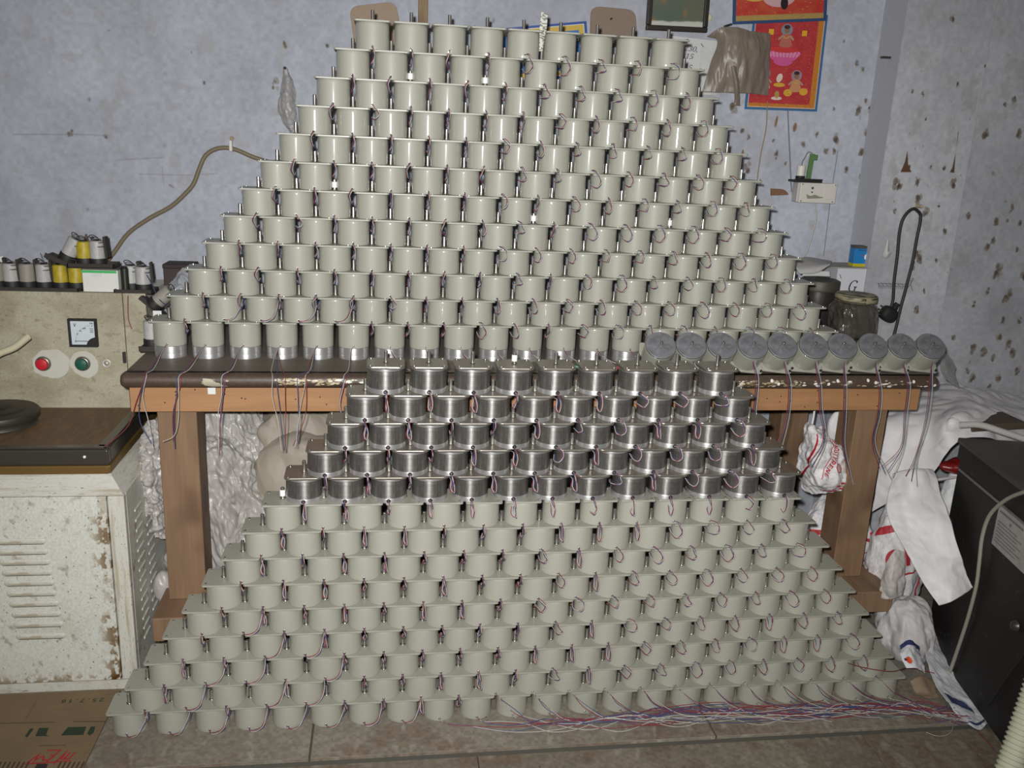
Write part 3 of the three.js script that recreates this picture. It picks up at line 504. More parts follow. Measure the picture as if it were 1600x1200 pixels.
  const on = (px, py) => at(px, py, ZPn);
  { // panel meter
    const a = on(107, 497), b = on(155, 541), c = a.clone().add(b).multiplyScalar(0.5), w = b.x - a.x, h = a.y - b.y;
    const fr = new THREE.Shape(); fr.moveTo(-w / 2, -h / 2); fr.lineTo(w / 2, -h / 2); fr.lineTo(w / 2, h / 2); fr.lineTo(-w / 2, h / 2); fr.closePath();
    const ho = new THREE.Path(); const q = 0.43; ho.moveTo(-w * q, -h * q); ho.lineTo(w * 0.12, -h * q); ho.quadraticCurveTo(w * 0.14, -h * 0.2, w * q, -h * 0.16); ho.lineTo(w * q, h * q); ho.lineTo(-w * q, h * q); ho.closePath(); fr.holes.push(ho);
    const me = part(t, 'panel_meter', new THREE.ExtrudeGeometry(fr, { depth: 0.012, bevelEnabled: true, bevelSize: 0.001, bevelOffset: -0.001, bevelThickness: 0.001, bevelSegments: 1 }), M.black, 'square black panel meter'); me.position.set(c.x, c.y, ZPn);
    const dial = tex(256, 256, (u, v) => { const k = 0.96 + 0.06 * fbm(u * 40, v * 40, 611, 2); return [206 * k, 214 * k, 218 * k]; }, g => {
      g.fillStyle = '#2c2c30'; g.strokeStyle = '#2c2c30'; g.font = 'bold 42px sans-serif'; g.fillText('V', 34, 66); g.font = 'bold 22px sans-serif'; g.fillText('50', 88, 118); g.fillText('100', 120, 92); g.fillText('0', 60, 150); g.fillText('300', 196, 40); g.fillText('V', 214, 66);
      for (let i = 0; i <= 14; i++) { const an = Math.PI * (1.02 + 0.42 * i / 14), l = i % 5 ? 10 : 18; g.lineWidth = 3; g.beginPath(); g.moveTo(226 + 188 * Math.cos(an), 236 + 188 * Math.sin(an)); g.lineTo(226 + (188 - l) * Math.cos(an), 236 + (188 - l) * Math.sin(an)); g.stroke(); }
      for (let i = 0; i < 4; i++) g.fillRect(196, 84 + i * 13, 34, 4); g.fillRect(36, 212, 130, 6);
    });
    part(me, 'dial', faceUV(box(w * 0.9, h * 0.9, 0.004, 0, 0, 0.003), -w * 0.45, w * 0.45, -h * 0.45, h * 0.45), std(0xffffff, 0.35, 0, { map: dial }), 'white dial with scale');
  }
  const halo = std(0xffffff, 0.6, 0, { map: tex(128, 128, (u, v) => { const a = fbm(u * 8, v * 8, 621, 4); return mix3([206, 205, 196], [188, 184, 168], a); }) });
  const patch = (px, py, rw, rh, sd) => { const s = new THREE.Shape(); for (let i = 0; i <= 40; i++) { const a = i / 40 * 6.2832, k = 0.84 + 0.3 * fbm(Math.cos(a) * 2 + 5, Math.sin(a) * 2 + 5, sd, 3); const x = Math.cos(a) * rw * k, y = Math.sin(a) * rh * k; i ? s.lineTo(x, y) : s.moveTo(x, y); } const c = on(px, py); part(t, 'bare_patch', new THREE.ExtrudeGeometry(s, { depth: 0.0004, bevelEnabled: false }).translate(c.x, c.y, ZPn), halo, 'cleaner paint patch round the buttons'); };
  patch(80, 569, 0.045, 0.038, 701); patch(132, 569, 0.034, 0.034, 702);
  const btn = (px, py, mat, label) => { const c = on(px, py), b = part(t, 'push_button', lathe([[0, 0.016], [0.0125, 0.015], [0.0145, 0.012], [0.0145, 0.004]], 24).rotateX(Math.PI / 2), mat, label); b.position.set(c.x, c.y, ZPn + 0.004); part(b, 'bezel', lathe([[0.0148, 0.006], [0.018, 0.005], [0.019, 0], [0.0148, -0.004]], 28).rotateX(Math.PI / 2), std(0x9a958c, 0.35, 0.8)); };
  btn(68.5, 567.5, std(0xc42430, 0.4), 'red push button'); btn(130, 567.5, std(0x245848, 0.4), 'green push button');
  { const c = on(167.5, 567), b = part(t, 'indicator_lamp', new THREE.SphereGeometry(0.007, 16, 10).scale(1, 1, 0.7), std(0xb7b0a0, 0.2, 0.3)); b.position.set(c.x, c.y, ZPn + 0.004); part(b, 'bezel', new THREE.TorusGeometry(0.009, 0.0025, 8, 20), std(0xd2cfc6, 0.4, 0.3)); }
  { const c = on(195, 558); part(t, 'key', box(0.008, 0.03, 0.006, c.x, c.y, ZPn + 0.004, 0.002), M.dustyBlack); }
  { // round turntable of stacked discs at the left edge
    const c = at(-4, 655, -0.03), o = part(t, 'turntable', lathe([[0, YW + 0.046], [0.03, YW + 0.045], [0.034, YW + 0.041], [0.062, YW + 0.039], [0.066, YW + 0.035], [0.088, YW + 0.034], [0.092, YW + 0.03], [0.092, YW + 0.016], [0.085, YW + 0.014], [0.085, YW + 0.002], [0.088, YW]], 56), std(0x4c4842, 0.5, 0.55), 'dark round turntable'); o.position.set(c.x, 0, c.z);
    part(t, 'spindle_post', cyl(0.009, 0.01, 0.2, c.x - 0.004, YW + 0.11, c.z, 18), std(0x6b4630, 0.5, 0.4));
  }
  part(t, 'lever', tube([at(-24, 566, -0.06), at(0, 552, -0.06), at(22, 543, -0.06), at(44, 526, -0.06)], 0.0085, 20, 12), std(0xc9c3a4, 0.4), 'cream lever');

  // capacitors on black trays along the top of the panel
  const yTop = PT + 0.001, capH = 0.062, capR = 0.0185;
  const canG = lathe([[0, capH], [capR * 0.8, capH], [capR, capH - 0.003], [capR, 0.016]], 28), baseG = lathe([[0, 0], [capR * 1.06, 0], [capR * 1.1, 0.002], [capR * 1.1, 0.016], [capR, 0.018]], 28), capTop = lathe([[0, capH + 0.004], [0.01, capH + 0.004], [0.011, capH]], 16);
  const block = box(0.006, 0.052, 0.022, capR + 0.0055, 0.045, -0.004, 0.001).rotateZ(0.06), leadG = tube([V(-0.008, capH, 0.006), V(-0.013, capH + 0.012, 0.01), V(-0.002, capH + 0.014, 0.012), V(0.008, capH + 0.004, 0.006), V(0.016, capH - 0.01, 0.008)], 0.0012, 18, 5);
  const capMats = { white: std(0xb9b7b2, 0.5, 0, { map: tex(128, 128, (u, v) => { const k = 215 + 40 * fbm(u * 14, v * 14, 641, 3); return [k, k, k]; }, g => { g.fillStyle = '#777'; for (let i = 0; i < 6; i++) g.fillRect(8 + i * 3, 30 + i * 10, 26, 3); }) }), grey: std(0x8d887d, 0.6), yellow: std(0xb7a226, 0.5, 0, { map: tex(64, 64, (u, v) => { const k = 205 + 60 * fbm(u * 12, v * 12, 645, 3); return [k, k, k]; }) }) };
  const coil = (col, label, pos, turn, tilt = 0, H = 1) => {
    const o = thing('capacitor', label, 'capacitor', pos, turn); o.rotation.z = tilt; o.scale.y = H;
    part(o, 'can', canG, capMats[col]); part(o, 'base_cup', baseG, M.black); part(o, 'terminal_cap', capTop, M.screw); part(o, 'terminal_strip', block, M.dustyBlack); part(o, 'lead_wire', leadG, M.dustyBlack); return o;
  };
  const zc = -0.205, trayH = 0.012;
  const tray = (name, w, d, pos, label, tilt = 0) => { const o = thing('tray', label, 'tray', pos); o.rotation.z = tilt; part(o, 'base', box(w, 0.005, d, 0, 0.0025, 0, 0.002), M.dustyBlack); for (const s of [-1, 1]) part(o, 'rim', box(w, trayH, 0.004, 0, trayH / 2, s * (d / 2 - 0.002), 0.001), M.dustyBlack); for (const s of [-1, 1]) part(o, 'rim', box(0.004, trayH, d, s * (w / 2 - 0.002), trayH / 2, 0, 0.001), M.dustyBlack); return o; };
  const xa = at(-60, 455, zc).x, xb = at(130, 458, zc).x;
  tray('tray', xb - xa, 0.062, [(xa + xb) / 2, yTop, zc], 'long dusty black tray on the cream panel holding a row of capacitors');
  const cy = yTop + 0.006;
  [[-3, 'grey', 'dark capacitor cut by the left picture edge on the long tray'], [20, 'white', 'white capacitor leftmost of the whole ones on the long tray'], [45, 'grey', 'dusty grey capacitor second on the long tray'], [71, 'white', 'white capacitor beside the first yellow one on the long tray'], [97, 'yellow', 'yellow capacitor fully visible on the long tray'], [121, 'yellow', 'yellow capacitor half hidden behind the white carton']].forEach(([px, col, label], i) =>
    coil(col, label, [at(px, 450, zc).x, cy, zc], rr(-0.3, 0.3)));
  { // white carton with a green edge
    const a = at(131, 460, -0.185), b = at(187, 460, -0.185), w = b.x - a.x, o = thing('carton', 'small white carton with green top edge under the upper tray', 'carton', [(a.x + b.x) / 2, yTop, -0.215], -0.02);
    part(o, 'box', box(w, 0.058, 0.06, 0, 0.029, 0, 0.0015), std(0xd6d5cf, 0.6)); part(o, 'lid', box(w + 0.002, 0.004, 0.062, 0, 0.06, 0, 0.001), std(0x5b554a, 0.8), 'dusty lid'); part(o, 'green_edge', box(w * 0.98, 0.006, 0.002, -0.002, 0.054, 0.0306), std(0x3fae5c, 0.5)); part(o, 'flap', box(w * 0.28, 0.018, 0.001, -0.008, 0.049, 0.031), std(0xcfcec8, 0.6));
  }
  { const x0 = at(106, 423, zc).x, x1 = at(178, 414, zc).x, yb2 = yTop + 0.0625; tray('tray', x1 - x0, 0.056, [(x0 + x1) / 2 + 0.008, yb2, -0.205], 'short black tray resting on the white carton with capacitors');
    coil('yellow', 'yellow capacitor standing on the short upper tray', [at(133, 410, zc).x, yb2 + 0.006, -0.207], 0.2, 0, 0.95); coil('white', 'white printed capacitor at the right of the short upper tray', [at(155, 412, zc).x, yb2 + 0.006, -0.2], -0.1);
    const tl = thing('tray', 'black tray piece tilted up left of the short upper tray', 'tray', [at(106, 424, zc).x, yb2 + 0.002, -0.212]); tl.rotation.z = -0.42; part(tl, 'base', box(0.06, 0.006, 0.055, -0.022, 0.006, 0, 0.002), M.dustyBlack); part(tl, 'rim', box(0.06, 0.012, 0.004, -0.022, 0.008, 0.027, 0.001), M.dustyBlack);
    coil('white', 'white capacitor leaning on the tilted tray piece', [at(103, 419, zc).x, yb2 + 0.015, -0.21], 0, -0.5); }
  { const x0 = at(184, 460, zc).x, x1 = at(244, 460, zc).x; tray('tray', x1 - x0, 0.06, [(x0 + x1) / 2, yTop, -0.202], 'short black tray at the right end of the panel top');
    coil('white', 'white capacitor behind the dark green one at the right end', [at(206, 450, -0.21).x, cy, -0.214], 0); coil('white', 'white capacitor at the far right of the panel top', [at(225, 452, -0.2).x, cy, -0.2], 0.1);
    const o = thing('capacitor', 'slim dark green capacitor standing beside the white carton', 'capacitor', [at(197, 455, -0.19).x, cy, -0.188]); part(o, 'can', lathe([[0, 0.058], [0.009, 0.058], [0.0095, 0.056], [0.0095, 0]], 18), std(0x25291c, 0.4)); part(o, 'cap', lathe([[0, 0.062], [0.007, 0.062], [0.008, 0.058]], 14), M.black); }
  single('wire', tube([at(200, 462, -0.15), at(200, 480, -0.158), at(201, 500, -0.158), at(206, 514, -0.155)], 0.0011, 20, 5), M.red, 'thin red wire hanging down the right side of the cream panel', 'wire');
  single('wire', tube([at(63, 395, -0.24), at(66, 405, -0.24), at(66, 420, -0.235)], 0.0008, 12, 5), M.dustyBlack, 'thin dark wire sticking up behind the long tray', 'wire');
  single('wire', tube([at(131, 385, -0.21), at(133, 372, -0.21), at(135, 366, -0.21)].map(p => p), 0.0022, 12, 6), std(0x5d3d2c, 0.6), 'short brown stub standing on the yellow capacitor above', 'wire');
  single('wire', tube([at(228, 428, -0.19), at(238, 445, -0.15), at(247, 465, -0.12), at(262, 479, -0.06)], 0.0013, 24, 5), M.blue, 'blue wire running from the panel top towards the pyramid', 'wire');
  { const a = at(-6, 432, -0.27), o = single('paper', box(0.07, 0.058, 0.002, 0, 0.029, 0).rotateZ(0.35), std(0xd4d4d0, 0.7), 'white paper scrap leaning behind the long tray at left', 'paper', [a.x + 0.012, PT + 0.012, -0.26]); }
  // clutter on the table behind the first motors
  { const p = at(276, 437, -0.3); const o = thing('box', 'dark brown box standing behind the left end of the pyramid', 'box', [p.x + 0.01, YT, -0.31]); part(o, 'body', box(0.075, 0.17, 0.07, 0, 0.085, 0, 0.003), std(0x3a2a26, 0.7)); part(o, 'lid', box(0.078, 0.012, 0.073, 0, 0.172, 0, 0.003), std(0x2b2120, 0.7)); }
  single('plastic_bag', sheet(pxRows([[[272, 432, -0.22], [290, 418, -0.23], [302, 428, -0.22]], [[262, 452, -0.19], [285, 446, -0.17], [300, 450, -0.2]], [[258, 476, -0.19], [280, 470, -0.16], [296, 474, -0.2]], [[252, 512, -0.19], [272, 505, -0.16], [292, 505, -0.2]]]), { amp: 0.012, freq: 28, sd: 3, th: 0.001 }), phys(0xd6d8dc, 0.25, 0, { transmission: 0.55, thickness: 0 }), 'clear crumpled plastic bag behind the left motors', 'plastic bag');
  { const p = at(250, 470, -0.14), o = coil('grey', 'dirty capacitor tipped over beside the panel end', [p.x - 0.016, p.y - 0.012, -0.13], 0, -0.85); const q = at(238, 470, -0.15); const tt = thing('tray', 'dusty black tray leaning steeply at the panel end', 'tray', [q.x - 0.004, q.y + 0.005, -0.155]); tt.rotation.z = -0.75; part(tt, 'base', box(0.1, 0.006, 0.05, 0.03, -0.012, 0, 0.002), M.dustyBlack); part(tt, 'rim', box(0.1, 0.012, 0.004, 0.03, -0.008, 0.025, 0.001), M.dustyBlack); }
  { const p = at(236, 540, -0.05); coil('white', 'white capacitor standing on the table left of the first motor', [p.x + 0.004, YT + 0.012, -0.05], 0.1); const o = thing('tray', 'flat black tray on the table left of the first motor', 'tray', [p.x + 0.004, YT + 0.0005, -0.05]); part(o, 'base', box(0.062, 0.01, 0.05, 0.004, 0.005, 0, 0.002), M.dustyBlack); part(o, 'rim', box(0.062, 0.004, 0.004, 0.004, 0.0115, 0.023), M.dustyBlack); }
  single('paper', box(0.02, 0.024, 0.001, at(246, 493, -0.1).x, at(246, 493, -0.1).y, -0.1), std(0xd8d8d6, 0.6), 'small white label above the first motor row at left', 'paper');

  // sacks under the table
  const crumple = [[5, 0.16, 1], [12, 0.26, 2], [30, 0.16, 2], [70, 0.075, 2], [140, 0.03, 2]];
  const silver = std(0xaca7a2, 0.36), beige = std(0x9d9384, 0.6);
  single('sack', blob(at(352, 790, -0.16), V(0.13, 0.29, 0.12), { detail: 110, sd: 11, layers: crumple, floorY: 0.004, pow: 0.85 }), silver, 'large crumpled silvery plastic sack under the table beside the left leg', 'sack');
  single('sack', blob(at(395, 850, -0.08), V(0.1, 0.11, 0.07), { detail: 70, sd: 17, layers: crumple }), silver, 'crumpled white plastic bundle lying against the left side of the floor pyramid', 'sack');
  single('sack', blob(at(470, 690, -0.24), V(0.13, 0.1, 0.1), { detail: 60, sd: 21, layers: [[6, 0.16, 1], [10, 0.2, 2], [24, 0.1, 2]], pow: 0.8 }), beige, 'beige woven sack under the table behind the dark motors', 'sack');
  single('sack', blob(at(475, 760, -0.16), V(0.13, 0.16, 0.08), { detail: 60, sd: 27, layers: [[5, 0.14, 1], [9, 0.22, 2], [24, 0.1, 2]], pow: 0.8 }), beige, 'lower beige woven sack beside the crumpled silvery one', 'sack');
  single('sack', sheet(pxRows([[[226, 662, -0.02], [236, 657, 0.0], [262, 655, -0.02]], [[224, 700, 0.01], [240, 690, 0.03], [262, 695, 0.0]], [[215, 735, 0.02], [235, 728, 0.045], [262, 730, 0.0]], [[220, 790, 0.02], [238, 780, 0.05], [262, 785, 0.0]], [[236, 812, 0.02], [244, 812, 0.035], [262, 810, 0.0]], [[246, 838, 0.02], [252, 842, 0.03], [262, 842, 0.0]]]), { amp: 0.01, freq: 22, sd: 31, n: 80, m: 140, crease: 0.016 }), silver, 'crumpled white plastic hanging between the machine and the left table leg', 'sack');
  single('plastic_bag', blob(at(256, 915, 0.03), V(0.022, 0.04, 0.02), { detail: 20, sd: 35, layers: crumple }), silver, 'small white plastic scrap at the foot of the left table leg', 'plastic bag');
  // cardboard on the floor, print upside down
  {
    const c0 = atY(-60, 1083, 0.006), x0 = -1.12, x1 = -0.668, z0 = 0.2, z1 = 0.62;
    const cb = tex(1024, 960, (u, v) => { const a = fbm(u * 6, v * 6, 801, 4), f = fbm(u * 10, v * 200, 805, 3); return mix3(mix3([138, 116, 86], [116, 97, 70], a), [100, 84, 60], f * 0.4); }, g => {
      const P = (px, py) => { const q = atY(px, py, 0.006); return [(q.x - x0) / (x1 - x0) * 1024, (q.z - z0) / (z1 - z0) * 960]; };
      const line = (pts, w, c) => { g.strokeStyle = c; g.lineWidth = w; g.beginPath(); pts.forEach((p, i) => { const q = P(...p); i ? g.lineTo(...q) : g.moveTo(...q); }); g.stroke(); };
      line([[58, 1092], [40, 1125]], 4, '#6b4c3c'); line([[0, 1130], [85, 1128]], 7, '#4c4434'); line([[115, 1127], [167, 1127]], 7, '#4c4434');
      const poly = (pts, c) => { g.fillStyle = c; g.beginPath(); pts.forEach((p, i) => { const q = P(...p); i ? g.lineTo(...q) : g.moveTo(...q); }); g.fill(); };
      const ink = '#273522';
      poly([[47, 1138], [53, 1138], [44, 1150], [42, 1152], [39, 1150]], ink); poly([[61, 1137], [76, 1137], [72, 1148], [79, 1150], [55, 1150]], ink); poly([[106, 1136], [135, 1135], [130, 1148], [95, 1149]], ink); poly([[142, 1135], [149, 1135], [146, 1145], [140, 1149], [136, 1146]], ink);
      g.fillStyle = ink; g.font = 'bold 44px sans-serif'; const q = P(164, 1090); g.save(); g.translate(q[0], q[1]); g.rotate(Math.PI); g.fillText('2 5 . 7 . 1 6', 0, 0); g.restore();
      line([[60, 1165], [104, 1164]], 6, 'rgba(60,50,38,.6)');
      const s = P(75, 1183); g.save(); g.translate(...s); g.strokeStyle = '#a3242c'; g.lineWidth = 9; g.lineCap = 'round';
      g.beginPath(); g.moveTo(-92, 40); g.lineTo(112, 34); g.moveTo(-80, 30); g.lineTo(-50, -22); g.lineTo(-52, 20); g.quadraticCurveTo(-20, -40, -18, 18); g.lineTo(6, 20); g.quadraticCurveTo(40, -10, 8, -14); g.moveTo(-20, -52); g.lineTo(40, -50); g.lineTo(-6, 58); g.moveTo(44, 44); g.lineTo(70, -26); g.lineTo(66, 18); g.moveTo(90, -24); g.lineTo(78, 20); g.lineTo(100, 18); g.lineTo(114, -26); g.stroke(); g.restore();
      for (let i = 0; i < 20; i++) { if (i > 6 && i < 13) continue; line([[2 + i * 7.2, 1190], [-7 + i * 7.2, 1206]], 8, '#3c3424'); } poly([[58, 1193], [75, 1193], [70, 1206], [50, 1206]], '#2a2420');
    });
    single('cardboard_sheet', faceUVxz(box(x1 - x0, 0.005, z1 - z0, (x0 + x1) / 2, 0.003, (z0 + z1) / 2), x0, x1, z0, z1), std(0xffffff, 0.85, 0, { map: cb }), 'flattened brown printed carton on the floor before the machine', 'cardboard');
  }
}
function faceUVxz(g, x0, x1, z0, z1) { const p = g.attributes.position, u = g.attributes.uv; for (let i = 0; i < p.count; i++) u.setXY(i, (p.getX(i) - x0) / (x1 - x0), 1 - (p.getZ(i) - z0) / (z1 - z0)); return g; }

// ---------------------------------------------------------------- right: sacks, dark cabinet, hose, tins on the table
function buildRight() {
  const printTex = (sd, txt, lines) => tex(512, 512, (u, v) => { const k = 200 + 40 * fbm(u * 90, v * 90, sd, 2); return [k, k * 0.985, k * 0.98]; }, g => {
    g.save(); g.translate(256, 256); g.rotate(-0.35); g.fillStyle = '#b0323a';
    g.fillRect(-260, -150, 520, 20); g.font = 'bold 66px sans-serif'; g.fillText(txt, -190, -40); g.fillRect(-220, -20, 460, 5); g.beginPath(); g.arc(-60, 60, 36, 0, 7); g.lineWidth = 9; g.strokeStyle = '#c04a50'; g.stroke(); g.fillStyle = '#c2413f';
    for (let i = 0; i < lines; i++) { g.fillRect(-250, 120 + i * 44, 500, 14); for (let q = 0; q < 9; q++) { g.beginPath(); g.moveTo(-240 + q * 56, 160 + i * 44); g.lineTo(-212 + q * 56, 136 + i * 44); g.lineTo(-200 + q * 56, 160 + i * 44); g.fill(); } } g.restore();
  });
  const crum = [[6, 0.16, 1], [12, 0.3, 2], [30, 0.16, 2], [70, 0.05, 2]];
  const woven = std(0xffffff, 0.6, 0, { map: tex(512, 512, (u, v) => { const w = 0.5 + 0.5 * Math.sin(u * 900) * Math.sin(v * 900), k = 206 + 16 * w + 22 * fbm(u * 9, v * 9, 841, 3); return [k, k * 0.985, k * 0.98]; }) });
  // printed sack left of the right-hand leg
  single('sack', sheet(pxRows([[[1256, 664, -0.02], [1262, 660, 0], [1272, 672, 0.02], [1284, 664, 0]], [[1252, 690, 0.0], [1272, 680, 0.05], [1292, 685, 0.06], [1300, 690, 0.0]], [[1245, 718, 0.0], [1275, 712, 0.09], [1310, 712, 0.08], [1334, 712, 0.0]], [[1250, 755, 0.0], [1280, 752, 0.1], [1315, 745, 0.09], [1345, 740, 0.0]], [[1262, 768, 0.0], [1285, 770, 0.06], [1320, 762, 0.06], [1350, 756, 0.0]]]), { amp: 0.009, freq: 14, sd: 41, n: 110, m: 90, crease: 0.012 }), std(0xffffff, 0.55, 0, { map: tex(512, 512, (u, v) => { const k = 204 + 36 * fbm(u * 90, v * 90, 851, 2); return [k, k * 0.985, k * 0.98]; }, g => {
    g.strokeStyle = '#b5202c'; g.lineWidth = 16; g.lineCap = 'round'; g.beginPath(); g.moveTo(215, 120); g.lineTo(150, 260); g.lineTo(50, 330); g.stroke();
    g.fillStyle = '#c0343c'; for (let q = 0; q < 8; q++) g.fillRect(250 + q * 34, 452 - q * 12, 24, 16); g.fillRect(180, 486, 332, 12); g.save(); g.translate(370, 150); g.rotate(2.2); g.fillStyle = '#c0343c'; g.font = 'bold 42px sans-serif'; g.fillText('PROSTYRENE', 0, 0); g.fillRect(0, 12, 280, 5); g.beginPath(); g.arc(170, -70, 24, 0, 7); g.lineWidth = 8; g.strokeStyle = '#c4585c'; g.stroke(); g.restore();
  }) }), 'white plastic sack with red stripe and lettering under the table', 'sack');
  { const p = at(1268, 667, 0.012); single('tie_string', tube([p, p.clone().add(V(0.004, 0.04, -0.004)), V(p.x + 0.002, YT - 0.034, p.z - 0.01)], 0.003, 16, 6), woven, 'white tie holding the red-striped sack under the table', 'string'); }
  single('sack', blob(at(1300, 850, -0.08), V(0.11, 0.13, 0.07), { detail: 50, sd: 47, layers: crum }), std(0xffffff, 0.55, 0, { map: printTex(861, 'POLY', 3) }), 'crumpled white sack with red rows of print left of the right table leg', 'sack');
  single('sack', blob(at(1306, 672, -0.1), V(0.03, 0.06, 0.02), { detail: 24, sd: 49, layers: crum }), woven, 'white sack neck behind the hanging leads under the table', 'sack');
  // white woven sacks behind the right-hand leg
  single('cloth_sheet', sheet(pxRows([
    [[1470, 596, -0.34], [1510, 602, -0.33], [1550, 607, -0.33], [1625, 618, -0.33]],
    [[1396, 634, -0.2], [1490, 622, -0.14], [1530, 632, -0.08], [1625, 654, -0.1]],
    [[1382, 680, -0.1], [1450, 668, -0.03], [1500, 648, 0.03], [1625, 676, -0.03]],
    [[1362, 800, -0.08], [1440, 752, 0.02], [1512, 684, 0.06], [1625, 706, 0.02]]]), { n: 120, m: 110, amp: 0.02, freq: 5.5, sd: 53, th: 0.002, crease: 0.006, aniso: [1, 1.4] }), woven, 'large white woven sheet draped over the heap right of the table', 'cloth');
  single('sack', sheet(pxRows([
    [[1396, 742, 0.06], [1430, 734, 0.09], [1454, 736, 0.07]], [[1386, 800, 0.13], [1430, 795, 0.17], [1478, 795, 0.18]],
    [[1417, 865, 0.19], [1455, 860, 0.23], [1497, 855, 0.26]], [[1446, 916, 0.26], [1478, 905, 0.28], [1508, 892, 0.32]], [[1467, 946, 0.31], [1492, 936, 0.32], [1517, 917, 0.36]]]), { n: 80, m: 120, amp: 0.012, freq: 7, sd: 59, th: 0.004, crease: 0.006, aniso: [1, 1.3] }), woven, 'folded white woven sack hanging down in front of the dark cabinet', 'sack');
  single('sack', blob(at(1408, 865, 0.06), V(0.085, 0.2, 0.05), { detail: 50, sd: 61, layers: crum }), std(0xffffff, 0.55, 0, { map: printTex(871, 'GRADE', 2) }), 'white sack printed red and green right of the right table leg', 'sack');
  single('sack', sheet(pxRows([
    [[1376, 905, 0.16], [1396, 862, 0.16], [1414, 862, 0.16]], [[1374, 920, 0.17], [1395, 905, 0.19], [1414, 902, 0.18]], [[1374, 934, 0.17], [1395, 936, 0.19], [1412, 928, 0.18]]]), { n: 40, m: 40, amp: 0.008, freq: 24, sd: 67 }), std(0xbab4ae, 0.5), 'small folded clear plastic piece leaning on the red printed sack', 'sack');
  single('sack', blob(at(1412, 985, 0.17), V(0.065, 0.1, 0.06), { detail: 44, sd: 71, layers: crum, floorY: 0.002 }), std(0xc9c5c2, 0.5), 'crumpled plain white sack on the floor at the right end of the pyramid', 'sack');
  single('sack', blob(at(1497, 800, 0.03), V(0.07, 0.13, 0.04), { detail: 40, sd: 73, layers: crum }), std(0xffffff, 0.6, 0, { map: tex(256, 256, (u, v) => { const k = 214 + 20 * fbm(u * 60, v * 60, 881, 2); return [k, k, k * 0.99]; }, g => { g.fillStyle = '#c98a3a'; g.font = 'bold 60px sans-serif'; g.fillText('LDP', 60, 160); }) }), 'white sack squeezed between the hanging sack and the dark cabinet', 'sack');
  single('packet', blob(at(1498, 728, 0.04), V(0.06, 0.024, 0.03), { detail: 30, sd: 79, layers: crum }), phys(0x7c1c1a, 0.3, 0, { clearcoat: 0.5 }), 'shiny red packet under the draped white sheet', 'packet');
  single('strap', sheet(pxRows([[[1462, 748, 0.07], [1490, 744, 0.075], [1516, 742, 0.08]], [[1462, 752, 0.072], [1490, 748, 0.077], [1516, 746, 0.082]]]), { n: 20, m: 4, amp: 0.001, th: 0.002 }), std(0xb9b4b2, 0.5), 'thin white strap lying below the shiny red packet', 'strap');

  // dark cabinet
  const B0 = V(1.468, 0, 0.125), BT = 0.598, th = -0.206, d = V(Math.sin(th), 0, Math.cos(th)), nrm = V(-Math.cos(th), 0, Math.sin(th));
  const cab = thing('metal_cabinet', 'dark painted metal cabinet with white label plate at the right edge', 'cabinet', [B0.x, 0, B0.z], th);
  const bm = std(0xffffff, 0.6, 0, { map: tex(512, 512, (u, v) => { const a = fbm(u * 6, v * 6, 901, 4), b = fbm(u * 50, v * 50, 905, 3); let c = mix3([22, 20, 18], [31, 28, 26], a); return mix3(c, [90, 86, 80], sst(0.72, 0.85, b) * 0.5); }, null, [1, 1]) });
  part(cab, 'side_panel', boxUV(box(0.012, BT - 0.05, 0.8, 0.006, (BT - 0.05) / 2 + 0.012, 0.4, 0.002)), bm);
  part(cab, 'body', boxUV(box(0.5, BT - 0.04, 0.78, 0.27, (BT - 0.04) / 2, 0.4)), bm);
  part(cab, 'top_rail', boxUV(box(0.016, 0.05, 0.82, 0.004, BT - 0.026, 0.4, 0.003)), bm);
  part(cab, 'top', boxUV(box(0.53, 0.014, 0.83, 0.256, BT - 0.001, 0.4, 0.004)), std(0xffffff, 0.5, 0.1, { map: tex(256, 256, (u, v) => { const a = fbm(u * 8, v * 8, 911, 4); return mix3([62, 58, 53], [84, 80, 73], a); }) }), 'grey top paler than the sides');  // top coloured paler than the side panels
  part(cab, 'side_groove', boxUV(box(0.004, 0.006, 0.78, -0.001, BT - 0.075, 0.4)), std(0x77736c, 0.4, 0.3));
  const face = (px, py, off = 0.001) => planeHit(px, py, B0.clone().addScaledVector(nrm, off), nrm);
  const inv = new THREE.Matrix4().copy((cab.updateMatrixWorld(true), cab.matrixWorld)).invert();
  { const bl = face(1549, 848).applyMatrix4(inv), tl = face(1566, 789).applyMatrix4(inv), br = face(1597, 889).applyMatrix4(inv);
    const z0 = (bl.z + tl.z) / 2 - 0.004, z1 = z0 + 0.16, y1 = tl.y, y0 = bl.y;
    const lt = tex(256, 160, (u, v) => { const k = 150 + 26 * fbm(u * 12, v * 12, 921, 3); return [k, k, k * 0.96]; }, g => { g.fillStyle = 'rgba(60,60,58,.55)'; for (let i = 0; i < 7; i++) g.fillRect(14, 60 + i * 13, 150 + (i * 37) % 70, 4); g.fillRect(14, 20, 180, 8); g.beginPath(); g.arc(104, 44, 7, 0, 7); g.fill(); });
    const g = box(0.002, y1 - y0, z1 - z0, -0.001, (y0 + y1) / 2, (z0 + z1) / 2), p = g.attributes.position, u = g.attributes.uv; for (let i = 0; i < p.count; i++) u.setXY(i, (p.getZ(i) - z0) / (z1 - z0), (p.getY(i) - y0) / (y1 - y0));
    part(cab, 'label_plate', g, std(0xffffff, 0.5, 0, { map: lt }), 'pale printed label plate'); }
  { const c = face(1588, 978).applyMatrix4(inv), k = part(cab, 'latch', lathe([[0, 0.012], [0.008, 0.011], [0.01, 0.006], [0.013, 0.004], [0.014, 0]], 20).rotateZ(Math.PI / 2), std(0x5a5650, 0.35, 0.7)); k.position.set(-0.001, c.y, c.z); }
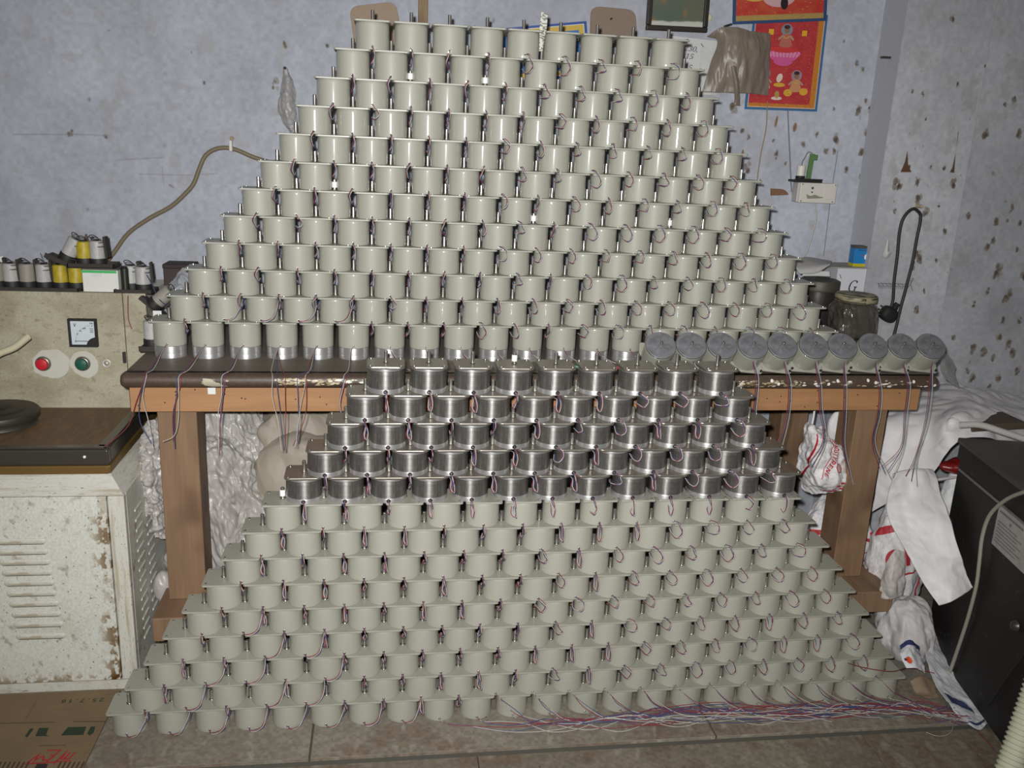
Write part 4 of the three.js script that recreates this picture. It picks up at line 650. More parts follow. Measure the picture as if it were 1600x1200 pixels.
  { const a = face(1640, 985), pts = [face(1610, 1010, 0.006), face(1580, 1050, 0.006), face(1560, 1080, 0.006), face(1545, 1102, 0.01)]; single('cable', tube(pts, 0.003, 24, 8), M.black, 'thin black cable running down the side of the dark cabinet', 'cable'); }
  single('white_cable', tube([face(1640, 758, 0.02), face(1600, 769, 0.02), face(1572, 781, 0.02), face(1546, 806, 0.02), face(1535, 838, 0.018), face(1530, 880, 0.016), face(1526, 912, 0.014), face(1514, 960, 0.012), face(1498, 1010, 0.01), face(1484, 1050, 0.01), face(1478, 1064, 0.012)], 0.0046, 60, 10), std(0x989385, 0.45), 'pale grey cable curving down the side of the dark cabinet', 'cable');
  single('pipe', tube([at(1500, 664, 0.09), at(1530, 664, 0.1), at(1570, 676, 0.12), at(1630, 696, 0.15)], 0.009, 30, 10), std(0xbdb9b4, 0.4), 'white plastic pipe lying behind the top of the dark cabinet', 'pipe');
  { const o = single('dark_brown_piece', boxUV(box(0.16, 0.02, 0.1, 0, 0, 0, 0.003)), std(0x54483c, 0.7), 'dark brown piece in the opening under the draped white sheet', 'board'); const p = at(1560, 655, 0.04); o.position.set(p.x, p.y - 0.02, 0.0); o.rotation.z = 0.06; }  // plain dark brown piece seen in the opening below the sheet
  // ribbed hose in the corner
  { const a = at(1566, 1235, 0.72), b = at(1632, 1040, 0.66), L = a.distanceTo(b), prof = []; for (let i = 0; i <= 130; i++) { const y = L * i / 130; prof.push([0.026 + 0.0024 * Math.cos(i * Math.PI * 2 / 5), y]); }
    const g = lathe(prof, 28); const m = single('ribbed_hose', g, std(0xc8cab0, 0.5), 'ribbed pale hose at the bottom right corner', 'hose'); m.position.copy(a); m.quaternion.setFromUnitVectors(V(0, 1, 0), b.clone().sub(a).normalize()); }
  // paper and scraps on the floor
  const paperPrint = (sd, f) => std(0xffffff, 0.6, 0, { map: tex(256, 256, (u, v) => { const k = 200 + 24 * fbm(u * 9, v * 9, sd, 3); return [k, k, k * 1.01]; }, f) });
  const fl = (px, py, y) => atY(px, py, y);
  single('paper_sheet', sheet([[fl(1446, 985, 0.05), fl(1458, 985, 0.06), fl(1474, 1000, 0.03)], [fl(1445, 1020, 0.05), fl(1462, 1025, 0.04), fl(1484, 1030, 0.02)], [fl(1460, 1065, 0.03), fl(1485, 1065, 0.015), fl(1504, 1062, 0.01)], [fl(1490, 1110, 0.015), fl(1515, 1108, 0.006), fl(1530, 1104, 0.006)], [fl(1512, 1130, 0.008), fl(1530, 1140, 0.005), fl(1545, 1128, 0.005)]], { n: 40, m: 70, amp: 0.006, freq: 26, sd: 83 }), paperPrint(931, g => { g.fillStyle = '#3b4668'; g.beginPath(); g.moveTo(30, 150); g.lineTo(150, 190); g.lineTo(160, 205); g.lineTo(20, 175); g.fill(); g.fillRect(40, 236, 190, 8); }), 'long crumpled white paper with dark print along the foot of the cabinet', 'paper');
  single('paper_sheet', sheet([[at(1406, 1008, 0.3), at(1420, 1000, 0.3), at(1436, 1010, 0.29)], [at(1408, 1026, 0.33), at(1424, 1022, 0.34), at(1440, 1030, 0.32)], [at(1416, 1044, 0.35), at(1432, 1044, 0.36), at(1446, 1052, 0.35)]], { n: 30, m: 30, amp: 0.006, freq: 30, sd: 87 }), paperPrint(937, g => { g.fillStyle = '#3a416e'; g.fillRect(0, 0, 256, 46); g.fillStyle = '#d8501e'; g.beginPath(); g.arc(74, 180, 34, 0, 7); g.fill(); g.fillStyle = '#3a2030'; g.beginPath(); g.arc(40, 168, 16, 0, 7); g.fill(); }), 'crumpled paper with blue band and orange spot beside the pyramid corner', 'paper');
  single('paper_sheet', sheet([[fl(1422, 1064, 0.04), fl(1440, 1056, 0.05), fl(1458, 1062, 0.03)], [fl(1430, 1082, 0.02), fl(1445, 1078, 0.03), fl(1462, 1080, 0.02)], [fl(1444, 1090, 0.006), fl(1455, 1092, 0.006), fl(1468, 1090, 0.006)]], { n: 24, m: 24, amp: 0.004, freq: 30, sd: 91 }), std(0x8a7660, 0.8), 'torn brown and white paper scrap at the end of the wire bundle', 'paper');
  single('wire', tube([[1390, 1092], [1430, 1100], [1468, 1112], [1488, 1130], [1482, 1147], [1464, 1150], [1447, 1144]].map(p => fl(...p, 0.002)), 0.0008, 40, 5), std(0xa8a594, 0.4), 'thin pale wire curling on the floor right of the bundle', 'wire');
  single('wire', tube([[1420, 1088], [1470, 1102], [1510, 1125], [1535, 1150], [1560, 1180], [1575, 1204]].map(p => fl(...p, 0.003)), 0.0011, 40, 5), M.red, 'red wire end trailing over the floor to the lower right', 'wire');
  single('wire', tube([[1325, 1036], [1350, 1043], [1390, 1049], [1420, 1044], [1440, 1046], [1460, 1052]].map((p, i) => i < 3 ? at(...p, ZL + 0.06) : fl(...p, 0.05)), 0.0011, 40, 5), M.red, 'single red wire crossing the lower right of the pyramid to the papers', 'wire');
  // taped wires on the table
  single('tape_wrapped_wires', tube([at(893, 577, 0.1), at(915, 574, 0.11), at(946, 573, 0.11)].map(p => p.setY(YT + 0.006)), 0.0042, 16, 8), std(0x2f7f6e, 0.5), 'teal taped bundle of leads lying on the table', 'wire');
  single('tape_wrapped_wires', tube([at(946, 572, 0.11), at(968, 572, 0.112), at(992, 571, 0.11)].map(p => p.setY(YT + 0.006)), 0.0042, 16, 8), std(0x9c2430, 0.5), 'red taped bundle of leads lying on the table', 'wire');

  // tins, jar, carton and papers at the right end of the table
  { const z = -0.3, c = at(1277, 470, z), R = 0.055, o = thing('tin', 'dark round tin with ridged lid behind the right slope of the pyramid', 'tin', [c.x, YT, z]);
    const y1 = at(1285, 442, z + R).y - YT; const mt = std(0x4a4844, 0.35, 0.6);
    part(o, 'body', lathe([[0, 0], [R, 0], [R, y1 - 0.04], [R * 0.97, y1 - 0.03], [R, y1 - 0.022]], 40), mt); part(o, 'lid', lathe([[R * 1.02, y1 - 0.028], [R * 1.05, y1 - 0.024], [R * 1.05, y1], [R * 0.9, y1 + 0.004], [0, y1 + 0.004]], 60), std(0x55514a, 0.55, 0.4)); }
  { const z = -0.17, a = at(1306, 470, z), b = at(1367, 470, z), R = (b.x - a.x) / 2, o = thing('jar', 'grey jar wrapped in crumpled clear film with a stained round lid', 'jar', [(a.x + b.x) / 2, YT, z]);
    const y1 = at(1337, 464, z + R).y - YT;
    part(o, 'base', lathe([[0, 0], [R * 0.95, 0], [R * 0.95, 0.03], [R * 0.8, 0.034]], 40), std(0x2a2825, 0.5)); part(o, 'wrapped_body', blob(V(0, y1 / 2 + 0.006, 0), V(R, y1 / 2 - 0.022, R), { detail: 60, sd: 97, pow: 0.55, layers: [[18, 0.16, 2], [44, 0.09, 2], [90, 0.04, 2]] }), phys(0x504b44, 0.22, 0.1, { clearcoat: 0.8, clearcoatRoughness: 0.15 }), 'body in wrinkled shiny film');
    part(o, 'lid', lathe([[R * 0.92, y1 - 0.022], [R * 0.97, y1 - 0.02], [R * 0.97, y1 - 0.004], [R * 0.9, y1], [0, y1]], 44), std(0xffffff, 0.6, 0, { map: tex(128, 128, (u, v) => { const b = fbm(u * 9, v * 9, 951, 4); return mix3([150, 142, 112], [70, 66, 44], sst(0.45, 0.62, b)); }) })); }
  { const z = -0.33, a = at(1311, 420, z), b = at(1361, 422, z), w = b.x - a.x, yt = at(1340, 420, z).y, o = thing('carton', 'white carton marked G behind the film-wrapped jar', 'carton', [(a.x + b.x) / 2, YT, z - 0.06]);
    part(o, 'box', box(w, yt - YT, 0.11, 0, (yt - YT) / 2, 0, 0.002), std(0xc9c8cc, 0.7)); const g = tex(128, 128, () => [206, 206, 210], q => { q.fillStyle = '#33343a'; q.font = 'italic 54px serif'; q.fillText('G', 44, 78); q.lineWidth = 3; q.strokeStyle = '#666'; q.beginPath(); q.moveTo(8, 20); q.lineTo(16, 34); q.moveTo(10, 96); q.lineTo(20, 116); q.stroke(); });
    part(o, 'front_face', box(w * 0.98, (yt - YT) * 0.55, 0.001, 0, (yt - YT) * 0.72, 0.0556), std(0xffffff, 0.7, 0, { map: g }), 'front marked G'); part(o, 'lid_flap', box(w + 0.03, 0.003, 0.13, -0.014, yt - YT + 0.002, -0.004), std(0x9d9a90, 0.8));
    const p = at(1344, 414, z - 0.03), q = thing('small_box', 'small blue and yellow box standing on the white carton', 'box', [p.x, yt + 0.0035, z - 0.035], -0.06); const h = at(1344, 384, z - 0.03).y - yt - 0.003, wb = 0.056;
    const lab = tex(128, 128, (u, v) => v > 0.84 ? [190, 172, 40] : [30, 122, 186], c => { c.fillStyle = '#dfe6ea'; c.beginPath(); c.ellipse(82, 66, 10, 16, 0, 0, 7); c.fill(); c.fillStyle = '#8a5a66'; c.fillRect(48, 52, 16, 12); c.fillStyle = '#1a5e98'; c.fillRect(24, 22, 70, 8); });
    part(q, 'box', faceUV(box(wb, h - 0.008, 0.034, 0, (h - 0.008) / 2, 0, 0.001), -wb / 2, wb / 2, 0, h), std(0xffffff, 0.5, 0, { map: lab })); part(q, 'lid', box(wb, 0.008, 0.034, 0, h - 0.004, 0), std(0x4a4a44, 0.6)); }
  single('paper', sheet(pxRows([[[1236, 408, -0.3], [1262, 402, -0.35], [1300, 408, -0.36]], [[1244, 420, -0.27], [1272, 415, -0.27], [1298, 411, -0.27]], [[1250, 428, -0.26], [1276, 426, -0.25], [1297, 413, -0.25]]]), { n: 24, m: 24, amp: 0.002, freq: 14, th: 0.002, sd: 101 }), std(0xaaa8a4, 0.7), 'grey paper sheet lying on the dark tin by the carton', 'paper');
  single('paper', sheet(pxRows([[[1254, 424, -0.28], [1275, 424, -0.28], [1296, 424, -0.28]], [[1254, 431, -0.27], [1275, 431, -0.27], [1297, 432, -0.27]]]), { n: 12, m: 12, amp: 0.001, th: 0.004 }), std(0xd2d1d0, 0.7), 'white folded paper edge under the grey sheet', 'paper');
  single('plastic_bag', sheet(pxRows([[[1474, 552, -0.2], [1482, 556, -0.22], [1490, 570, -0.25]], [[1470, 572, -0.12], [1484, 580, -0.12], [1494, 590, -0.16]], [[1476, 590, -0.06], [1492, 604, -0.08], [1500, 606, -0.12]]]), { amp: 0.008, freq: 20, sd: 103, n: 30, m: 30 }), phys(0xd0d0cc, 0.3, 0, { transmission: 0.45, thickness: 0 }), 'clear plastic bag at the right end of the table', 'plastic bag');
}

// ---------------------------------------------------------------- things on the back wall
function buildWallThings() {
  const w = (px, py, off = 0.004) => at(px, py, ZW + off);
  const tubeW = (pts, r, off, mat, name, label) => single(name, tube(pts.map(p => w(p[0], p[1], off)), r, 50, 8), mat, label, 'cable');
  tubeW([[168, 408], [180, 392], [200, 365], [232, 342], [268, 322], [290, 302], [302, 288], [312, 262], [322, 242], [340, 232], [362, 232], [400, 247], [440, 258]], 0.0058, 0.009, std(0x776a52, 0.55), 'brown_cable', 'brown cable looping along the wall from the machine to the pyramid');
  { const p = w(361, 228, 0.008), o = thing('cable_clip', 'white clip nailed over the brown cable on the wall', 'clip', [p.x, p.y, ZW]); part(o, 'strap', box(0.009, 0.03, 0.018, 0, 0, 0.009, 0.003), std(0xd0ccc0, 0.5)); part(o, 'nail', new THREE.CylinderGeometry(0.006, 0.006, 0.005, 12).rotateX(Math.PI / 2).translate(0.002, 0.02, 0.003), std(0x8d7c60, 0.6)); }
  // clear bag hung from a nail
  { const b = single('plastic_bag', sheet(pxRows([[[444, 107, ZW + 0.012], [446, 107, ZW + 0.014], [448, 108, ZW + 0.012]], [[439, 140, ZW + 0.006], [450, 128, ZW + 0.02], [462, 140, ZW + 0.006]], [[434, 168, ZW + 0.006], [448, 168, ZW + 0.024], [461, 165, ZW + 0.006]], [[442, 190, ZW + 0.006], [452, 190, ZW + 0.02], [464, 185, ZW + 0.006]], [[455, 208, ZW + 0.006], [460, 208, ZW + 0.012], [466, 206, ZW + 0.006]]]), { n: 50, m: 80, amp: 0.004, freq: 26, sd: 111, th: 0.0012, crease: 0.006 }), std(0x9a9896, 0.4), 'grey crumpled plastic bag hung from a nail left of the pyramid', 'plastic bag'); }
  { const p = w(446, 107); single('nail', new THREE.CylinderGeometry(0.004, 0.004, 0.022, 10).rotateX(Math.PI / 2).translate(p.x, p.y, ZW + 0.011), M.dustyBlack, 'dark nail holding the grey plastic bag', 'nail'); }
  // shop tags of brown board, a batten
  const cardMat = std(0x9a8672, 0.85), cardMat2 = std(0x857565, 0.85);
  const card = (pts, mat, label) => { const s = new THREE.Shape(), q = pts.map(p => w(p[0], p[1])); const c = q[0]; q.forEach((p, i) => { const nx = q[(i + 1) % q.length], a = p.clone().lerp(nx, 0.22), b = p.clone().lerp(nx, 0.78); i ? s.quadraticCurveTo(p.x - c.x, p.y - c.y, a.x - c.x, a.y - c.y) : s.moveTo(a.x - c.x, a.y - c.y); s.lineTo(b.x - c.x, b.y - c.y); }); const a0 = q[0].clone().lerp(q[1], 0.22); s.quadraticCurveTo(0, 0, a0.x - c.x, a0.y - c.y);
    return single('board_tag', new THREE.ExtrudeGeometry(s, { depth: 0.005, bevelEnabled: true, bevelSize: 0.001, bevelThickness: 0.001, bevelSegments: 1 }), mat, label, 'board', [c.x, c.y, ZW + 0.001]); };
  card([[546, 11], [618, 3], [630, 70], [556, 80]], cardMat, 'brown rounded board on the wall behind the top left motor');
  { const tg = card([[924, 10], [992, 16], [996, 75], [922, 70]], cardMat2, 'brown rounded board hung behind the top row at right'); const p = w(954, 30); single('nail', new THREE.CylinderGeometry(0.0025, 0.0025, 0.014, 8).rotateX(Math.PI / 2).translate(p.x, p.y, ZW + 0.012), M.dustyBlack, 'small nail in the brown board at right', 'nail'); }
  { const a = w(661, 50), b = w(661, -40); single('batten', boxUV(box(0.026, b.y - a.y + 0.06, 0.018, (a.x + b.x) / 2, (a.y + b.y) / 2 - 0.02, ZW + 0.009, 0.002)), std(0xffffff, 0.6, 0, { map: woodTex([150, 124, 84], [112, 88, 56], 961, 0) }), 'narrow wooden batten on the wall above the pyramid', 'batten'); }
  // prints
  const print = (name, label, cat, px4, map, th, off, frame) => { const [tl, tr, br, bl] = px4.map(p => w(p[0], p[1], off)); const ux = tr.clone().sub(tl), ang = Math.atan2(ux.y, ux.x), W = ux.length(), H = tl.distanceTo(bl); const c = tl.clone().add(br).multiplyScalar(0.5);
    const o = thing(name, label, cat, [c.x, c.y, ZW + off]); o.rotation.z = ang; const m = part(o, 'print', faceUV(box(W - (frame ? 0.02 : 0), H - (frame ? 0.02 : 0), th), -W / 2, W / 2, -H / 2, H / 2), std(0xffffff, 0.4, 0, { map })); return { o, W, H, m }; };
  // blue poster behind the top row
  print('poster', 'blue poster with yellow border half hidden behind the top row', 'poster', [[762, 44], [914, 31], [924, 120], [772, 130]], tex(256, 160, () => [36, 70, 140], g => { g.fillStyle = '#d8d4d0'; g.fillRect(7, 7, 242, 146); g.fillStyle = '#c3a43e'; g.fillRect(9, 9, 238, 142); g.fillStyle = '#2f6cb2'; g.fillRect(22, 24, 212, 112); g.fillStyle = '#1f4f96'; g.fillRect(40, 60, 120, 60); g.strokeStyle = '#9fa7a0'; g.lineWidth = 4; g.beginPath(); g.moveTo(196, 30); g.lineTo(206, 44); g.lineTo(214, 32); g.lineTo(220, 46); g.stroke(); }), 0.002, 0.002);
  // pale lace strip hung between two top motors
  single('ribbon', sheet([[at(846, 18, 0.018), at(850, 20, 0.018), at(856, 22, 0.018)], [at(843, 45, 0.02), at(848, 45, 0.021), at(854, 45, 0.02)], [at(843, 60, 0.024), at(847, 60, 0.026), at(851, 60, 0.024)], [at(842, 80, 0.026), at(845, 80, 0.028), at(848, 80, 0.026)]], { n: 10, m: 40, amp: 0.001, freq: 30, th: 0.001 }), std(0xffffff, 0.6, 0, { map: tex(32, 256, (u, v) => { const k = hash(Math.floor(u * 4), Math.floor(v * 40), 7) > 0.68 ? 120 : 200; return [k, k, k * 0.94]; }) }), 'pale patterned strip standing between two motors of the top row', 'ribbon');
  // framed picture
  { const fr = print('framed_picture', 'framed faded picture in a dark frame at the top of the wall', 'picture', [[1016, -72], [1113, -66], [1104, 51], [1013, 48]], tex(256, 320, (u, v) => { const a = fbm(u * 4, v * 5, 971, 4), b = fbm(u * 8, v * 8, 975, 3); let c = mix3([84, 100, 92], [110, 108, 84], a); c = mix3(c, [140, 110, 70], sst(0.6, 0.75, b) * 0.7); return mix3(c, [196, 196, 186], sst(0.87, 0.9, v + 0.05 * a)); }), 0.004, 0.008, true);
    const { o, W, H } = fr, fm = std(0x2c2620, 0.4); for (const s of [-1, 1]) { part(o, 'frame_rail', box(W, 0.014, 0.016, 0, s * (H / 2 - 0.007), 0.002, 0.003), fm); part(o, 'frame_stile', box(0.014, H - 0.028, 0.016, s * (W / 2 - 0.007), 0, 0.002, 0.003), fm); }
    part(o, 'glass', box(W - 0.026, H - 0.026, 0.002, 0, 0, 0.0045), phys(0xffffff, 0.05, 0, { transmission: 1, thickness: 0 })); }
  { const p = w(1109, 27, 0.006); single('putty_dab', new THREE.SphereGeometry(0.0095, 14, 10).scale(1, 1.05, 0.5).translate(p.x, p.y, ZW + 0.002), std(0xc8c4a4, 0.7), 'pale putty dab on the wall right of the framed picture', 'putty'); }
  // devotional calendar prints, redrawn as generic seated figures
  const figure = (g, x, y, s, robe, halo) => { g.fillStyle = halo; g.beginPath(); g.arc(x, y - 26 * s, 15 * s, 0, 7); g.fill(); g.fillStyle = '#8a6a58'; g.beginPath(); g.ellipse(x, y - 26 * s, 7 * s, 9 * s, 0, 0, 7); g.fill(); g.fillStyle = '#3a2a2a'; g.beginPath(); g.ellipse(x, y - 33 * s, 8 * s, 5 * s, 0, 0, 7); g.fill(); g.fillStyle = robe; g.beginPath(); g.moveTo(x - 8 * s, y - 16 * s); g.lineTo(x + 8 * s, y - 16 * s); g.lineTo(x + 18 * s, y + 14 * s); g.quadraticCurveTo(x, y + 22 * s, x - 18 * s, y + 14 * s); g.fill(); g.strokeStyle = '#a98c78'; g.lineWidth = 5 * s; g.beginPath(); g.moveTo(x - 9 * s, y - 12 * s); g.lineTo(x - 20 * s, y - 1 * s); g.moveTo(x + 9 * s, y - 12 * s); g.lineTo(x + 20 * s, y - 1 * s); g.stroke(); g.strokeStyle = '#c9a24a'; g.lineWidth = 2 * s; g.beginPath(); g.arc(x, y - 12 * s, 7 * s, 0.2, 2.9); g.stroke(); };
  const speck = (g, x0, y0, x1, y1, n, cols) => { for (let i = 0; i < n; i++) { g.fillStyle = pick(cols); g.fillRect(rr(x0, x1), rr(y0, y1), rr(2, 7), rr(2, 5)); } };
  const redPrint = tex(512, 640, (u, v) => { const a = fbm(u * 12, v * 12, 981, 3); return mix3([166, 44, 54], [186, 64, 64], a); }, g => {
    speck(g, 20, 20, 492, 620, 900, ['#b8702c', '#c45a34', '#a83038', '#c9403c']);
    g.fillStyle = '#c07a30'; g.fillRect(452, 0, 60, 640); g.fillRect(0, 596, 512, 44); speck(g, 400, 0, 512, 640, 180, ['#b8702c', '#c98a3a', '#b4502e']); speck(g, 0, 590, 512, 640, 120, ['#b33030', '#c98a3a']);
    g.fillStyle = '#c9588c'; for (const dy of [0, 26, 52]) { g.beginPath(); g.ellipse(235, 262 + dy, 118 - dy, 30, 0, 0, 7); g.fill(); } g.fillStyle = '#d888a8'; for (let i = 0; i < 9; i++) { g.beginPath(); g.ellipse(140 + i * 24, 268, 9, 22, (i - 4) * 0.12, 0, 7); g.fill(); } g.fillStyle = '#c43a3a'; g.beginPath(); g.ellipse(235, 238, 100, 20, 0, 0, 7); g.fill();
    figure(g, 240, 176, 2.6, '#b06a58', '#7d8a92'); g.fillStyle = '#d8a828'; g.fillRect(116, 108, 34, 36); g.fillRect(346, 108, 34, 36);
    figure(g, 340, 470, 2.5, '#c28a60', '#9a7d88'); figure(g, 120, 460, 2.4, '#b0a488', '#8a7d88'); g.fillStyle = '#d2a23a'; g.beginPath(); g.ellipse(290, 520, 30, 24, 0, 0, 7); g.ellipse(400, 510, 30, 24, 0, 0, 7); g.fill(); g.beginPath(); g.ellipse(225, 470, 40, 14, 0, 0, 7); g.fill(); g.fillStyle = '#d8c8b8'; g.beginPath(); g.ellipse(222, 424, 20, 30, 0.3, 0, 7); g.fill(); g.beginPath(); g.ellipse(215, 560, 38, 12, 0, 0, 7); g.fill(); g.fillStyle = '#a89050'; g.beginPath(); g.ellipse(215, 535, 16, 24, 0, 0, 7); g.fill();
    speck(g, 20, 0, 492, 610, 700, ['rgba(190,120,60,.4)', 'rgba(150,40,60,.45)', 'rgba(200,150,120,.4)', 'rgba(120,40,40,.4)']); g.strokeStyle = '#3a6a98'; g.lineWidth = 18; g.strokeRect(7, -20, 498, 654); g.strokeStyle = '#c9b8a8'; g.lineWidth = 5; g.strokeRect(20, -20, 472, 640);
  });
  print('calendar_print', 'red print of a seated figure on a pink flower below another print', 'poster', [[1180, 18], [1296, 24], [1274, 174], [1171, 171]], redPrint, 0.002, 0.003);
  print('calendar_print', 'red and yellow print with blue edge at the top of the wall', 'poster', [[1150, -96], [1300, -100], [1288, 33], [1145, 38]], tex(512, 480, (u, v) => { const a = fbm(u * 10, v * 10, 991, 3); return mix3([178, 44, 46], [190, 110, 60], a * 0.7); }, g => { speck(g, 0, 0, 512, 480, 300, ['#c8a24a', '#b8505a', '#c98aa0', '#a83038']); g.fillStyle = '#a88a50'; g.fillRect(0, 432, 512, 48); speck(g, 0, 432, 512, 480, 80, ['#8a6a3a', '#b89a5a']); figure(g, 120, 300, 3, '#c8a24a', '#b07080'); figure(g, 390, 300, 3, '#b8b098', '#a07080'); g.fillStyle = '#c7a0a4'; g.beginPath(); g.ellipse(250, 330, 90, 60, 0, 0, 7); g.fill(); g.fillStyle = '#2a2024'; g.beginPath(); g.ellipse(278, 370, 20, 36, 0, 0, 7); g.fill(); g.strokeStyle = '#2f4a70'; g.lineWidth = 18; g.strokeRect(8, 8, 496, 464); }), 0.002, 0.006);
  // white note papers with handwriting
  print('note_paper', 'white paper with handwritten figures right of the top row', 'paper', [[1046, 56], [1132, 66], [1122, 130], [1040, 122]], tex(256, 200, () => [202, 202, 200], g => { g.fillStyle = '#2e2e34'; g.font = 'italic 34px serif'; g.fillText('1', 72, 30); g.fillText('230,', 74, 62); g.fillText('15', 84, 98); g.fillText('15', 84, 150); g.strokeStyle = '#44444a'; g.lineWidth = 3; g.beginPath(); g.moveTo(150, 20); g.quadraticCurveTo(168, 44, 178, 34); g.arc(182, 44, 8, 0, 6); g.stroke(); }), 0.001, 0.002);
  print('note_paper', 'blank white paper partly covered by the brown plastic bag', 'paper', [[1097, 72], [1128, 74], [1118, 150], [1090, 146]], tex(64, 128, (u, v) => { const k = 192 + 14 * fbm(u * 5, v * 5, 995, 3); return [k, k, k * 0.98]; }), 0.001, 0.0045);
  // brown plastic bag
  { const bagMat = phys(0x85796c, 0.4, 0, { transmission: 0.12, thickness: 0 });
    const o = single('plastic_bag', sheet(pxRows([[[1104, 56, ZW + 0.012], [1132, 42, ZW + 0.03], [1170, 48, ZW + 0.03], [1203, 52, ZW + 0.012]], [[1121, 66, ZW + 0.012], [1138, 62, ZW + 0.04], [1172, 66, ZW + 0.045], [1203, 72, ZW + 0.012]], [[1110, 100, ZW + 0.012], [1138, 98, ZW + 0.045], [1172, 98, ZW + 0.05], [1202, 104, ZW + 0.012]], [[1097, 144, ZW + 0.012], [1135, 145, ZW + 0.03], [1170, 146, ZW + 0.035], [1200, 149, ZW + 0.012]]]), { n: 70, m: 70, amp: 0.007, freq: 14, sd: 121, aniso: [1.5, 0.5], crease: 0.005 }), bagMat, 'brown plastic bag hung on the wall beside the red print', 'plastic bag');
    single('plastic_bag', sheet(pxRows([[[1142, 104, ZW + 0.05], [1146, 102, ZW + 0.055], [1150, 104, ZW + 0.05]], [[1147, 135, ZW + 0.045], [1151, 135, ZW + 0.05], [1155, 135, ZW + 0.045]], [[1147, 160, ZW + 0.03], [1151, 160, ZW + 0.034], [1156, 160, ZW + 0.03]], [[1141, 165, ZW + 0.03], [1150, 165, ZW + 0.034], [1157, 165, ZW + 0.03]]]), { n: 12, m: 40, amp: 0.003, freq: 30, sd: 125 }), bagMat, 'twisted brown plastic tail hanging below the brown bag', 'plastic bag');
    const p = w(1133, 41); single('nail', new THREE.CylinderGeometry(0.003, 0.003, 0.05, 8).rotateX(Math.PI / 2).translate(p.x, p.y, ZW + 0.025), M.dustyBlack, 'nail holding the brown plastic bag', 'nail'); }
  // switch board with a capacitor and a green strip on its ledge
  { const a = w(1243, 284), b = w(1295, 317), c = a.clone().add(b).multiplyScalar(0.5), W = b.x - a.x, H = a.y - b.y, o = thing('socket_board', 'white electrical socket board on the wall with a stained socket', 'socket board', [c.x, c.y, ZW]);
    const wm = std(0xd2cdc4, 0.5); part(o, 'back_box', box(W, H, 0.036, -0.006, 0, 0.018, 0.003), std(0xb9b6b2, 0.6)); part(o, 'plate', box(W, H, 0.006, 0, 0, 0.039, 0.002), wm); part(o, 'switch_panel', box(W * 0.3, H * 0.66, 0.003, W * 0.3, 0.002, 0.043, 0.001), wm);
    for (const [x, y] of [[-0.45, 0.42], [0.45, 0.42], [-0.45, -0.42], [0.42, -0.42]]) part(o, 'screw', new THREE.CylinderGeometry(0.0018, 0.0018, 0.002, 8).rotateX(Math.PI / 2).translate(x * W, y * H, 0.0425), std(0x6a645c, 0.5, 0.5));
    for (const [x, y, r] of [[-0.17, 0.24, 0.0038], [-0.17, 0.03, 0.0026]]) part(o, 'socket_hole', new THREE.CylinderGeometry(r, r, 0.003, 12).rotateX(Math.PI / 2).translate(x * W, y * H, 0.0415), std(0x4a5048, 0.6));
    const st = new THREE.Shape(); [[-0.32, -0.08], [-0.2, -0.16], [-0.08, -0.08], [0.06, -0.18], [0.26, -0.18], [0.06, -0.26], [-0.28, -0.3]].forEach(([x, y], i) => i ? st.lineTo(x * W, y * H) : st.moveTo(x * W, y * H)); part(o, 'scorch_mark', new THREE.ExtrudeGeometry(st, { depth: 0.0005, bevelEnabled: false }).translate(0, 0, 0.042), std(0x86867a, 0.7), 'grey stain on the plate');
    const lx0 = w(1232, 281).x - c.x, lx1 = w(1274, 281).x - c.x; const lz = 0.03;
    const le = thing('ledge', 'narrow black ledge on top of the white socket board', 'ledge', [c.x + (lx0 + lx1) / 2, c.y + H / 2 + 0.0005, ZW]); part(le, 'shelf', box(lx1 - lx0, 0.007, 0.05, 0, 0.0035, 0.025, 0.002), M.black); part(le, 'rim', box(lx1 - lx0, 0.004, 0.003, 0, 0.009, 0.0485), M.black);
    const cp = thing('capacitor', 'small white capacitor on the black ledge of the socket board', 'capacitor', [w(1245, 270).x, c.y + H / 2 + 0.008, ZW + 0.03]); cp.scale.setScalar(0.66); part(cp, 'can', lathe([[0, 0.062], [0.015, 0.062], [0.0185, 0.059], [0.0185, 0.014]], 24), std(0xd6d2c6, 0.5)); part(cp, 'base_cup', lathe([[0, 0], [0.02, 0], [0.021, 0.014], [0.018, 0.017]], 24), M.black); part(cp, 'lead_wire', tube([V(0, 0.062, 0), V(0.002, 0.08, 0), V(0.012, 0.1, 0), V(0.02, 0.116, -0.004), V(0.034, 0.122, -0.01), V(0.05, 0.118, -0.014)], 0.0016, 20, 6), std(0x6a685e, 0.6));
    const gs = thing('green_strip', 'upright green plastic strip standing on the black ledge', 'strip', [w(1259, 270).x, c.y + H / 2 + 0.008, ZW + 0.024]); gs.rotation.z = -0.05; const gm = std(0x567a48, 0.55); part(gs, 'strip', box(0.013, 0.076, 0.008, 0, 0.038, 0, 0.001), gm); part(gs, 'hook', box(0.014, 0.016, 0.008, 0.011, 0.066, 0, 0.003), gm);
    tubeW([[1272, 312], [1274, 322], [1275, 342], [1268, 370], [1258, 398], [1248, 406]], 0.0022, 0.03, std(0xb7b3aa, 0.5), 'white_cable', 'thin white cord hanging below the socket board'); }
